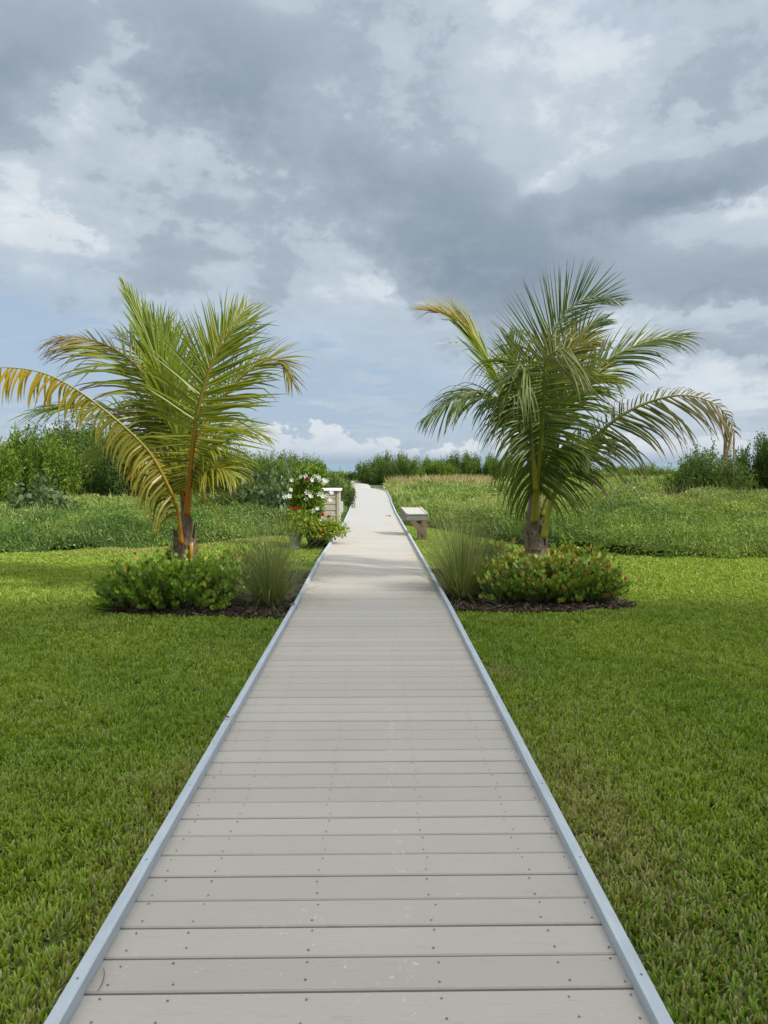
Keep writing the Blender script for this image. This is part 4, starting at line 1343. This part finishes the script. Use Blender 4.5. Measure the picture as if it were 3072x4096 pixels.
def planters():
    # tall mandevilla on a trellis, in a dark pot beside the boards
    D = 13.9
    def g4(cx, cy, dd=0.0):      # close crop of the planter -> world
        return np.array(at((1100 + cx * .21097) / 4, (1850 + cy * .21097) / 4, D + dd))
    c = g4(680, 640)
    root = empty('flowering_vine', (c[0], D, 0))
    tag(root, 'tall bushy vine with white and a few red trumpet flowers in dark pot', 'potted vine')
    pot = MB()
    pot.lathe([(.16, 0.01), (.20, .12), (.24, .30), (.26, .36), (.26, .40), (.23, .40), (.22, .34)], (c[0] + .12, D, 0), 20)
    pot.build('pot', M_darkpot, root, smooth=True)
    top = g4(690, 200); mid = g4(660, 600); low = g4(660, 1000)
    px = D / FPX
    VG = ([.08, .155, .02], [.26, .36, .045])
    parts = []
    cs = [(g4(650, 430), .28, .28, .26), (g4(580, 700), .26, .28, .30), (g4(620, 950), .26, .28, .28), (g4(690, 280), .24, .22, .20), (g4(500, 620), .22, .2, .26), (g4(560, 900), .24, .2, .24), (g4(740, 760), .15, .2, .28), (g4(470, 1080), .22, .2, .16)]
    VV, FF, CC, off = [], [], [], 0
    for (cc, rx, ry, rz) in cs:
        n = 1700
        a = rng.random(n) * 6.283; cz = rng.random(n) * 2 - 1; rad = rng.random(n) ** .45 * (1 + .2 * np.sin(a * 3 + cz * 4))
        o = np.stack([np.sqrt(1 - cz ** 2) * np.cos(a), np.sqrt(1 - cz ** 2) * np.sin(a), cz], -1)
        P = cc + o * rad[:, None] * np.array([rx, ry, rz])
        L = .085 * (.6 + .7 * rng.random(n))
        V, F, k = leaf_mesh(P, nrm(o * .6 + rng.normal(0, .6, (n, 3)) + np.array([0, 0, .35])), rand_dirs(n, .5), L, L * .38, cup=.2)
        VV.append(V); FF.append(F[0] + off); off += len(V)
        CC.append(np.repeat(mixc(*VG, rng.random(n) ** 1.3), k, 0))
    mesh_obj('foliage', np.concatenate(VV), FF, M_coco, root, col=np.concatenate(CC))
    st = MB()
    for i in range(7):
        a = i * .9
        b0 = np.array([c[0] + .12 + .1 * math.cos(a), D + .1 * math.sin(a), .38])
        t1 = g4(690 + 60 * math.cos(a), 330) + np.array([0, .1 * math.sin(a), 0])
        st.tube(np.stack([b0, (b0 + t1) / 2 + rng.normal(0, .04, 3), t1]), [.012, .010, .006], 5, cap=False)
    st.build('stem', M_bark, root)
    WH = (.80, .80, .77); RD = (.42, .012, .02)
    fl = [(490, 270), (585, 255), (760, 260), (700, 330), (830, 280), (845, 320), (930, 330), (985, 360), (940, 390), (610, 570), (660, 600), (690, 645), (590, 695), (835, 600), (910, 640), (990, 620), (1045, 705), (725, 910), (805, 865), (875, 1075), (890, 1040), (1065, 975), (230, 645), (190, 650), (275, 640), (320, 330), (1070, 575), (300, 515)]
    for (x, y) in fl:
        p = g4(x, y, -.36 + .1 * rng.random())
        petal_flower(root, p,   .066 + .022 * rng.random(), (rng.normal(.25, .5), -1, rng.normal(.3, .4)), WH)
    for (x, y) in ((605, 320), (330, 855), (455, 855), (900, 990), (1015, 1025)):
        p = g4(x, y, -.36)
        petal_flower(root, p, .068, (rng.normal(0, .4), -1, .2), RD)['label'] = 'red trumpet flower'
    # buds
    # white urn with trailing lantana
    u = g4(385, 1500, -.1); Du = D - .35
    ux = at((1100 + 385 * .21097) / 4, 530, Du).x
    urn = empty('urn_planter', (ux, Du, 0))
    tag(urn, 'weathered white urn with yellow-green leafy plant left of the white flowers', 'urn')
    b = MB()
    zt = g4(385, 1275, -.35)[2]
    zt = .44
    b.lathe([(.10, 0.0), (.105, .03), (.08, .06), (.078, .10), (.10, .14), (.12, .26), (.135, zt - .07), (.155, zt - .035), (.165, zt - .015), (.155, zt), (.135, zt), (.13, zt - .05)], (ux, Du, 0), 36, flute=.012, nf=18)
    b.build('urn', M_pot, urn, smooth=True)
    LG = ([.13, .21, .025], [.32, .38, .045])
    foliage_blob(urn, (ux + .10, Du, zt + .10), .27, .22, .17, 900, .055, .026, *LG)
    for (x, y) in ((460, 1045), (570, 1115)):
        p = g4(x, y, -.6); mb = MB()
        mb.lathe([(.001, .0), (.014, .006), (.018, .012), (.012, .02), (.001, .023)], p, 10, col=[.72, .36, .015]); mb.build('blossom', M_petal, urn, smooth=True)
    # low lantana spilling over the rail
    lx = g4(860, 1250, -.2)
    lan = empty('lantana', (lx[0], D - .4, 0))
    tag(lan, 'low sprawling lantana with orange blossoms leaning over the left rail', 'lantana')
    VV, FF, CC, off = [], [], [], 0
    for (x, y, dd, rx, rz, n) in ((420, 1230, -.5, .26, .15, 800), (620, 1200, -.35, .30, .14, 800), (760, 1250, -.40, .30, .16, 900), (920, 1270, -.40, .30, .16, 900), (1080, 1210, -.35, .26, .15, 700), (1200, 1310, -.5, .20, .085, 380), (860, 1390, -.45, .24, .09, 420)):
        cc = g4(x, y, dd)
        a = rng.random(n) * 6.283; cz = rng.random(n) * 2 - 1; rad = rng.random(n) ** .45 * (1 + .25 * np.sin(a * 4 + cz * 4))
        o = np.stack([np.sqrt(1 - cz ** 2) * np.cos(a), np.sqrt(1 - cz ** 2) * np.sin(a), cz], -1)
        P = cc + o * rad[:, None] * np.array([rx, .22, rz])
        L = .05 * (.6 + .7 * rng.random(n))
        V, F, k = leaf_mesh(P, nrm(o * .6 + rng.normal(0, .6, (n, 3)) + np.array([0, 0, .3])), rand_dirs(n, .5), L, L * .5, cup=.2)
        VV.append(V); FF.append(F[0] + off); off += len(V)
        CC.append(np.repeat(mixc([.12, .20, .024], [.30, .36, .045], rng.random(n)), k, 0))
    mesh_obj('foliage', np.concatenate(VV), FF, M_bush, lan, col=np.concatenate(CC))
    st = MB()
    for i in range(14):
        e = g4(600 + 45 * i, 1290 - 60 * (i % 3), -.4)
        st.tube(np.stack([[lx[0] - .1, D - .3, .02], (np.array([lx[0], D - .3, .3]) + e) / 2, e]), [.009, .007, .004], 4, cap=False)
    st.build('stem', M_bark, lan)
    for (x, y) in ((710, 1185), (735, 1245), (740, 1285), (780, 1310), (865, 1285), (870, 1305), (905, 1380), (950, 1255), (1060, 1140), (1155, 1255), (1265, 1360)):
        p = g4(x, y, -.62); mb = MB()
        mb.lathe([(.001, .0), (.015, .005), (.020, .012), (.013, .02), (.001, .023)], p, 10, col=[.74, .36 + .1 * rng.random(), .015]); mb.build('blossom', M_petal, lan, smooth=True)


planters()


# ------------------------------------------------------------------ beige sided cabinet with a grey panel
def cabinet():
    D = 16.4
    xr_ = at(338.6, 500, D).x
    xl_ = xr_ - .56
    zt = at(338, 489, D).z
    root = empty('utility_cabinet', ((xl_ + xr_) / 2, D, 0))
    tag(root, 'low beige lap sided cabinet with white top beside the flowering vine', 'cabinet')
    b = MB()
    dp = .62
    b.box((xl_ + .03, D + .03, 0), (xr_ - .03, D + dp - .03, zt - .05))
    nb = 7
    hgt = (zt - .06) / nb
    for i in range(nb):      # lap boards, each tilted out at its lower edge
        z0 = i * hgt
        for (lo, hi) in (((xl_, D), (xr_, D)), ):
            V = [[xl_ + .04, D + .008, z0 + hgt], [xr_ - .04, D + .008, z0 + hgt], [xr_ - .04, D - .003, z0 + .002], [xl_ + .04, D - .003, z0 + .002], [xr_ - .04, D + .03, z0 + .002], [xl_ + .04, D + .03, z0 + .002]]
            b.add(V, [np.array([[0, 1, 2, 3]]), np.array([[3, 2, 4, 5]])])
        V = [[xr_ - .012, D + .03, z0 + hgt], [xr_ - .012, D + dp - .03, z0 + hgt], [xr_ + .012, D + dp - .03, z0 + .002], [xr_ + .012, D + .03, z0 + .002], [xr_ - .03, D + dp - .03, z0 + .002], [xr_ - .03, D + .03, z0 + .002]]
        b.add(V, [np.array([[0, 3, 2, 1]]), np.array([[3, 5, 4, 2]])])
    b.build('siding', M_siding, root)
    for (cx, cy) in ((xl_ + .015, D + .012), (xr_ - .012, D + .012), (xr_ - .012, D + dp - .02), (xl_ + .015, D + dp - .02)):
        t = MB(); t.box((cx - .03, cy - .03, 0), (cx + .03, cy + .03, zt - .048), bev=.004); t.build('corner_trim', M_siding, root)
    t = MB(); t.box((xl_ - .05, D - .06, zt - .045), (xr_ + .05, D + dp + .05, zt), bev=.006); t.build('top', M_white, root)
    # rounded panel fixed to the path side
    z0, z1 = at(340, 512.3, D + .3).z, at(340, 501.2, D + .3).z
    p = MB()
    xa, xb = xr_ + .015, xr_ + .085
    k = []
    rr = .02
    for (sx, sz, a0) in ((xb - rr, z1 - rr, 0), (xa + rr, z1 - rr, 90), (xa + rr, z0 + rr, 180), (xb - rr, z0 + rr, 270)):
        for a in np.linspace(a0, a0 + 90, 5): k.append((sx + rr * math.cos(R(a)), sz + rr * math.sin(R(a))))
    n = len(k)
    V = [[x, D + .30, z] for x, z in k] + [[x, D + .315, z] for x, z in k]
    p.add(V, [np.arange(n)[None], (np.arange(n)[::-1] + n)[None], np.array([[i, (i + 1) % n, n + (i + 1) % n, n + i] for i in range(n)])])
    p.build('panel', M_panel, root)


cabinet()


# ------------------------------------------------------------------ sign pedestal right of the path
def pedestal():
    D = 14.9
    def s5(cx, cy, dd=0.0):
        return np.array(at((1300 + cx * .27125) / 4, (1850 + cy * .27125) / 4, D + dd))
    fl, fr = s5(1203, 770), s5(1513, 770)
    zb, zt = s5(1203, 855)[2], fl[2]
    x0, x1 = fl[0], fr[0]
    # top slopes up to the back
    bk = s5(1150, 675, .62); sk = .09
    root = empty('sign_pedestal', ((x0 + x1) / 2 + .1, D + .2, 0))
    tag(root, 'low grey box on a brown timber post with diagonal brace right of the boardwalk', 'sign stand')
    z2 = max(bk[2], zt + .01)
    dpt = .55
    V = [[x0, D, zb], [x1, D, zb], [x1, D, zt], [x0, D, zt], [x0 - sk, D + dpt, zb], [x1 - sk, D + dpt, zb], [x1 - sk, D + dpt, z2], [x0 - sk, D + dpt, z2]]
    b = MB(); b.add(V, [[0, 1, 2, 3], [4, 7, 6, 5], [0, 3, 7, 4], [1, 5, 6, 2], [0, 4, 5, 1], [3, 2, 6, 7]]); b.build('box', M_greybox, root)
    e = .006
    sl = (z2 - zt) / dpt
    Vt = [[x0 - e, D - .012, zt + .003 - .012 * sl], [x1 + e, D - .012, zt + .003 - .012 * sl], [x1 + e - sk, D + dpt + e, z2 + .003], [x0 - e - sk, D + dpt + e, z2 + .003]]
    Vt = Vt + [[a, b_, c_ + .018] for a, b_, c_ in Vt]
    t = MB(); t.add(Vt, [[0, 3, 2, 1], [4, 5, 6, 7], [0, 1, 5, 4], [1, 2, 6, 5], [2, 3, 7, 6], [3, 0, 4, 7]])
    w = .035
    t.build('top', M_greytop, root)
    # raised border strips on the top
    for (ax, bx) in ((x0 - e, x0 + w), (x1 - w, x1 + e)):
        tb = MB()
        Vs = [[ax, D - .012, zt + .021], [bx, D - .012, zt + .021], [bx - sk, D + dpt, z2 + .021], [ax - sk, D + dpt, z2 + .021]]
        Vs = Vs + [[a, b_, c_ + .008] for a, b_, c_ in Vs]
        tb.add(Vs, [[0, 3, 2, 1], [4, 5, 6, 7], [0, 1, 5, 4], [1, 2, 6, 5], [2, 3, 7, 6], [3, 0, 4, 7]])
        tb.build('border', M_greytop, root)
    # posts
    for (cx, dd) in ((1458, .06), (1395, .34)):
        c = s5(cx, 1000, dd)
        p = MB(); p.box((c[0] - .05, D + dd - .05, -.05), (c[0] + .05, D + dd + .05, zb - .002), bev=.005); p.build('post', M_wood, root)
    # diagonal brace on the near side
    p0, p1 = s5(1285, 868, -.02), s5(1470, 1040, -.02)
    a = math.atan2(p1[2] - p0[2], p1[0] - p0[0])
    ln = math.hypot(p1[0] - p0[0], p1[2] - p0[2])
    Mx = Matrix.Translation(((p0[0] + p1[0]) / 2, D - .012, (p0[2] + p1[2]) / 2)) @ Matrix.Rotation(-a, 4, 'Y')
    q = MB(); q.box((-ln / 2 - .02, -.019, -.045), (ln / 2 + .04, .019, .045), Mx, bev=.004); q.build('brace', M_wood, root)


pedestal()


# ------------------------------------------------------------------ litter
def litter():
    def g(px, py, z):
        d = ray(px, py); t = (z - CAM.z) / d.z
        return np.array(CAM + d * t)
    c = g(226, 718, DECK + .05)
    V, F = [], []
    b = MB()
    pts = np.array([[-.022, 0, 0], [-.008, .009, .008], [.010, .006, .012], [.024, -.002, .004], [.010, -.010, .006], [-.008, -.007, .003]]) + c
    b.add(pts, [np.array([[0, 1, 2, 3, 4, 5]])], [.16, .13, .08])
    b.tube(np.stack([c + [.022, 0, .004], c + [.04, .01, .012]]), .0012, 4, col=[.16, .12, .08])
    tag(b.build('dry_leaf', M_fibre, origin=tuple(c)), 'small curled dry leaf lying on the left rail beside the dark lawn', 'leaf')
    c = g(292.5, 605, DECK + .05)
    b = MB()
    pts = np.array([[-.03, 0, 0], [-.01, .02, .015], [.015, .015, .02], [.03, -.004, .004], [.012, -.02, .01], [-.012, -.012, .004]]) + c
    b.add(pts, [np.array([[0, 1, 2, 3, 4, 5]])], [.17, .12, .085])
    tag(b.build('dry_leaf', M_fibre, origin=tuple(c)), 'brown dry leaf lying on the left rail beside the mulch', 'leaf')
    P = np.array([g(x, y, DECK + .006) for x, y in ((103.5, 968), (104.5, 974), (103, 981), (100, 987), (97.5, 990.5))])
    b = MB(); b.tube(P, [.0008, .0014, .0016, .0014, .001], 5, col=[.20, .165, .12])
    tag(b.build('twig', M_fibre, origin=tuple(P[0])), 'thin curved twig on the near planks by the left rail', 'twig')
    # drift bits on the sandy boards far along the walk
    bits = [((447.5, 531.5), 'thin dry stalk on the sandy planks near the right rail, beside the sign stand')]
    for (px, py), lab in [((391, 516.5), 'dry forked stalk on the sandy planks left of the grey box'), ((352, 508), 'thin dry straw on the sandy planks beside the cabinet panel')]:
        c = g(px, py, DECK + .008)
        b = MB()
        for k in range(3):
            a = rng.random() * 6.28
            b.tube(np.stack([c, c + .09 * np.array([math.cos(a), math.sin(a), .25]), c + .17 * np.array([math.cos(a + .4), math.sin(a + .4), .15])]), [.006, .005, .003], 5, col=[.10, .085, .06])
        tag(b.build('dry_stalk', M_fibre, origin=tuple(c)), lab, 'stalk')


litter()


# ------------------------------------------------------------------ house behind the viewer: it shades the near lawn
SUN_EL, SUN_AZ = R(40), R(62)        # azimuth measured from straight behind the viewer towards the right


def house():
    root = empty('beach_house', (24, -14, 0))
    tag(root, 'pale stuccoed beach house behind the viewer that shades the near lawn', 'house')
    H = 11.9
    b = MB(); b.box((8, -30, 0), (44, 1.25, H - .25)); b.build('wall', M_wall, root)
    b = MB(); b.box((7.6, -30.4, H - .25), (44.4, 1.65, H + .05), bev=.03); b.build('roof', M_roof, root)
    for fl in range(3):
        for i in range(7):
            w = MB(); x = 10.5 + i * 4.6; z = 1.0 + fl * 3.7
            w.box((x, 1.25, z), (x + 2.2, 1.33, z + 1.9)); f = w.build('window', M_white, root)
            ORIG[f.name] = ORIG[root.name]
            p = MB(); p.box((x + .1, 1.33, z + .1), (x + 2.1, 1.345, z + 1.8)); p.build('pane', M_glass, f)


house()

sd = bpy.data.lights.new('sun', 'SUN')
sd.energy = 4.7
sd.angle = R(3.0)
sd.color = (1.0, .945, .85)
sun = bpy.data.objects.new('sun', sd)
COL.objects.link(sun)
TOSUN = Vector((math.sin(SUN_AZ) * math.cos(SUN_EL), -math.cos(SUN_AZ) * math.cos(SUN_EL), math.sin(SUN_EL)))
sun.rotation_euler = TOSUN.to_track_quat('Z', 'Y').to_euler()
sun.location = (20, -10, 30)


# ------------------------------------------------------------------ sky: Nishita behind a broken cloud deck
def sky():
    w = bpy.data.worlds.new('World')
    SC.world = w
    w.use_nodes = True
    nt = w.node_tree
    for n in list(nt.nodes): nt.nodes.remove(n)
    L = nt.links.new
    out = N(nt, 'ShaderNodeOutputWorld')
    bg = N(nt, 'ShaderNodeBackground')
    STR = .1
    bg.inputs[1].default_value = STR
    L(bg.outputs[0], out.inputs[0])
    st = N(nt, 'ShaderNodeTexSky', sky_type='NISHITA')
    st.sun_disc = False
    st.sun_elevation = SUN_EL
    st.sun_rotation = math.atan2(TOSUN.x, TOSUN.y)
    tc = N(nt, 'ShaderNodeTexCoord')
    sep = N(nt, 'ShaderNodeSeparateXYZ')
    L(tc.outputs['Generated'], sep.inputs[0])
    X, Y, Z = sep.outputs

    def m(op, a, b=None, c=None, clamp=False):
        n = N(nt, 'ShaderNodeMath', operation=op)
        n.use_clamp = clamp
        for i, v in enumerate((a, b, c)):
            if v is None: continue
            if isinstance(v, (int, float)): n.inputs[i].default_value = float(v)
            else: L(v, n.inputs[i])
        return n.outputs[0]

    def smooth(v, a, b):
        n = N(nt, 'ShaderNodeMapRange', interpolation_type='SMOOTHSTEP')
        L(v, n.inputs[0])
        n.inputs[1].default_value = a; n.inputs[2].default_value = b
        return n.outputs[0]

    def vec(x, y, z):
        n = N(nt, 'ShaderNodeCombineXYZ')
        for i, v in enumerate((x, y, z)):
            if isinstance(v, (int, float)): n.inputs[i].default_value = v
            else: L(v, n.inputs[i])
        return n.outputs[0]

    def noise(v, scale, detail=6, rough=.55, dist=0.0, off=0.0):
        mp = N(nt, 'ShaderNodeMapping'); mp.inputs['Location'].default_value = (off, off * .7, off * 1.3)
        L(v, mp.inputs[0])
        n = N(nt, 'ShaderNodeTexNoise')
        n.inputs['Scale'].default_value = scale; n.inputs['Detail'].default_value = detail
        n.inputs['Roughness'].default_value = rough; n.inputs['Distortion'].default_value = dist
        L(mp.outputs[0], n.inputs['Vector'])
        return n.outputs['Fac']

    def mix(f, a, b):
        n = N(nt, 'ShaderNodeMix', data_type='RGBA')
        n.clamp_factor = True
        if isinstance(f, (int, float)): n.inputs[0].default_value = f
        else: L(f, n.inputs[0])
        for i, v in ((6, a), (7, b)):
            if isinstance(v, tuple): n.inputs[i].default_value = (*v, 1)
            else: L(v, n.inputs[i])
        return n.outputs[2]

    az = m('ARCTAN2', X, Y)
    el = m('ARCSINE', Z)
    zc = m('ADD', m('MAXIMUM', Z, 0.0), .10)
    plane = vec(m('DIVIDE', X, zc), m('DIVIDE', Y, zc), 0.0)      # a flat cloud deck seen in perspective
    dirv = vec(az, m('MULTIPLY', el, 1.5), 0.0)
    n1 = noise(plane, .75, 8, .58, .4)
    n2 = noise(plane, 2.3, 7, .6, .3, 5.2)
    n3 = noise(dirv, 6.5, 9, .58, .15, 1.7)
    n4 = noise(dirv, 16, 7, .62, .1, 9.1)
    wa = m('ADD', az, m('ADD', m('MULTIPLY', m('SUBTRACT', n3, .5), .26), m('MULTIPLY', m('SUBTRACT', n4, .5), .09)))
    n5 = noise(dirv, 4.5, 9, .60, .15, 13.7)
    we = m('ADD', el, m('ADD', m('MULTIPLY', m('SUBTRACT', n5, .5), .16), m('MULTIPLY', m('SUBTRACT', n4, .5), .07)))

    def blob(px, py, sx, sy, wgt, rot=0.0, soft=1.0):
        d = ray(px, py); d.normalize()
        a0, e0 = math.atan2(d.x, d.y), math.asin(d.z)
        da, de = m('SUBTRACT', wa, a0), m('SUBTRACT', we, e0)
        c, s = math.cos(R(rot)), math.sin(R(rot))
        u = m('ADD', m('MULTIPLY', da, c), m('MULTIPLY', de, s))
        v = m('SUBTRACT', m('MULTIPLY', de, c), m('MULTIPLY', da, s))
        u = m('MULTIPLY', u, FPX / sx); v = m('MULTIPLY', v, FPX / sy)
        r2 = m('ADD', m('MULTIPLY', u, u), m('MULTIPLY', v, v))
        return m('MULTIPLY', m('POWER', 2.71828, m('MULTIPLY', r2, -1.0)), wgt)

    dark = None
    DARK = [(35, 105, 60, 60, .95, 0), (190, 60, 100, 50, .6, -12), (300, 80, 120, 50, .6, -8), (250, 130, 100, 42, .5, -35), (430, 190, 110, 45, .75, -25), (470, 245, 110, 50, .85, -20), (560, 275, 130, 40, .7, -6),
            (690, 192, 85, 24, 1.25, 5), (740, 290, 100, 28, .9, 3), (620, 215, 80, 22, .5, 8), (720, 345, 90, 10, .45, 3), (745, 85, 50, 30, .35, 0), (160, 270, 130, 26, .35, -4), (180, 200, 90, 40, .25, -20), (740, 40, 60, 50, .3, 0), (330, 345, 160, 14, .18, 0), (10, 60, 60, 60, .4, 0)]
    for b in DARK:
        v = blob(*b); dark = v if dark is None else m('ADD', dark, v)
    lite = None
    LITE = [(75, 130, 42, 46, .42, 40), (100, 60, 18, 45, .35, -10), (330, 110, 50, 25, .3, -20), (55, 232, 55, 12, .75, 0), (560, 60, 45, 80, .25, 20), (710, 60, 80, 50, .10, 0), (640, 20, 120, 30, .15, 0), (730, 215, 50, 12, .6, 8), (420, 150, 50, 20, .4, -20), (540, 190, 50, 14, .45, 15), (385, 298, 40, 10, .5, -15), (700, 320, 90, 12, .4, 0), (20, 330, 60, 12, .2, 0), (640, 390, 160, 30, .35, 0)]
    for b in LITE:
        v = blob(*b); lite = v if lite is None else m('ADD', lite, v)
    blue = None
    for b in [(20, 335, 110, 45, 1.0, 0), (20, 15, 1, 1, 0, 0), (330, 400, 190, 46, .85, 0), (180, 380, 200, 60, .8, 0), (600, 455, 160, 30, .6, 0), (615, 15, 40, 16, .45, 0), (0, 410, 130, 40, .7, 0)]:
        v = blob(*b); blue = v if blue is None else m('ADD', blue, v)
    bil = m('ABSOLUTE', m('SUBTRACT', m('MULTIPLY', n3, 2.0), 1.0))       # puffy edges
    fine = m('ADD', m('MULTIPLY', m('SUBTRACT', n2, .5), .9), m('ADD', m('ADD', m('MULTIPLY', m('SUBTRACT', n4, .5), 1.25), m('MULTIPLY', m('SUBTRACT', n5, .5), 1.5)), m('MULTIPLY', m('SUBTRACT', .2, bil), .95)))
    dens = m('ADD', m('SUBTRACT', dark, m('MULTIPLY', lite, .85)), m('ADD', m('MULTIPLY', m('SUBTRACT', n1, .5), .75), fine))
    dens = m('ADD', m('MULTIPLY', dens, .80), m('ADD', m('MULTIPLY', m('SUBTRACT', smooth(dens, -.22, .02), .5), .20), m('MULTIPLY', m('SUBTRACT', smooth(dens, .30, .50), .5), .20)))
    # tone of the cloud base
    cr = N(nt, 'ShaderNodeValToRGB')
    L(m('ADD', m('MULTIPLY', dens, .40), .315), cr.inputs[0])
    stops = [(0.0, (.78, .82, .86)), (.16, (.67, .74, .80)), (.36, (.515, .60, .685)), (.58, (.388, .462, .545)), (.80, (.305, .375, .455)), (1.0, (.26, .325, .405))]
    e = cr.color_ramp.elements
    while len(e) < len(stops): e.new(.5)
    for q, (p_, c_) in zip(e, stops): q.position = p_; q.color = (*c_, 1)
    cloud = cr.outputs[0]
    # open blue between deck and horizon, veiled
    # note: Nishita radiance is scaled by the background strength below
    scl = N(nt, 'ShaderNodeVectorMath', operation='SCALE'); L(st.outputs[0], scl.inputs[0]); scl.inputs[3].default_value = STR
    skyc = mix(.15, (.425, .545, .70), scl.outputs[0])
    bf = m('MULTIPLY', blue, m('SUBTRACT', 1.15, m('MULTIPLY', smooth(n2, .40, .68), .75)), clamp=True)
    col = mix(bf, cloud, skyc)
    # cumulus heads on the horizon
    cb = vec(m('MULTIPLY', az, 1.0), m('MULTIPLY', el, 1.6), 0.0)
    c1 = noise(cb, 16, 5, .55, .2, 3.3)
    c2 = noise(cb, 55, 4, .55, .1, 7.7)
    prof = noise(vec(az, 0.0, 0.0), 7.0, 3, .5, 0.0, 2.0)
    htop = m('ADD', m('MULTIPLY', m('SUBTRACT', prof, .06), .085), m('ADD', m('MULTIPLY', m('SUBTRACT', c1, .5), .095), m('MULTIPLY', m('SUBTRACT', c2, .5), .036)))
    cf = smooth(m('SUBTRACT', htop, el), -.0015, .006)
    shade = m('ADD', m('MULTIPLY', smooth(c1, .3, .65), .55), m('MULTIPLY', smooth(m('SUBTRACT', htop, el), .035, 0.0), .45))
    cumc = mix(shade, (.50, .59, .70), (.80, .83, .85))
    col = mix(m('MULTIPLY', cf, .80), col, cumc)
    # blue-grey band where the sky meets the sea
    col = mix(m('MULTIPLY', smooth(m('ABSOLUTE', el), .022, .0), .85), col, (.33, .445, .57))
    # the deck is thin and brilliant overhead and round the sun, out of the photograph's view
    dt = N(nt, 'ShaderNodeVectorMath', operation='DOT_PRODUCT'); L(tc.outputs['Generated'], dt.inputs[0]); dt.inputs[1].default_value = TOSUN
    boost = m('ADD', 1.0, m('ADD', m('MULTIPLY', smooth(el, .56, 1.0), 1.3), m('MULTIPLY', smooth(dt.outputs['Value'], .35, 1.0), 1.6)))
    wm = N(nt, 'ShaderNodeMix', data_type='RGBA', blend_type='MULTIPLY'); L(smooth(el, .52, .85), wm.inputs[0]); L(col, wm.inputs[6]); wm.inputs[7].default_value = (1.12, 1.01, .89, 1)
    col = wm.outputs[2]
    fin = N(nt, 'ShaderNodeVectorMath', operation='SCALE'); L(col, fin.inputs[0]); L(m('MULTIPLY', boost, 1 / STR), fin.inputs[3])
    L(fin.outputs[0], bg.inputs[0])


sky()

SC.view_settings.view_transform = 'Standard'
SC.view_settings.look = 'None'
SC.view_settings.exposure = 0.0
SC.view_settings.gamma = 1.0
SC.view_settings.use_curve_mapping = False
SC.render.engine = 'CYCLES'
SC.cycles.max_bounces = 4
SC.cycles.diffuse_bounces = 3
SC.cycles.glossy_bounces = 2
SC.cycles.transmission_bounces = 3
SC.cycles.transparent_max_bounces = 4
SC.cycles.use_adaptive_sampling = True
SC.cycles.use_denoising = True
SC.cycles.denoising_prefilter = 'NONE'
SC.cycles.adaptive_threshold = .008
SC.cycles.sample_clamp_indirect = 4
SC.cycles.caustics_reflective = False
SC.cycles.caustics_refractive = False
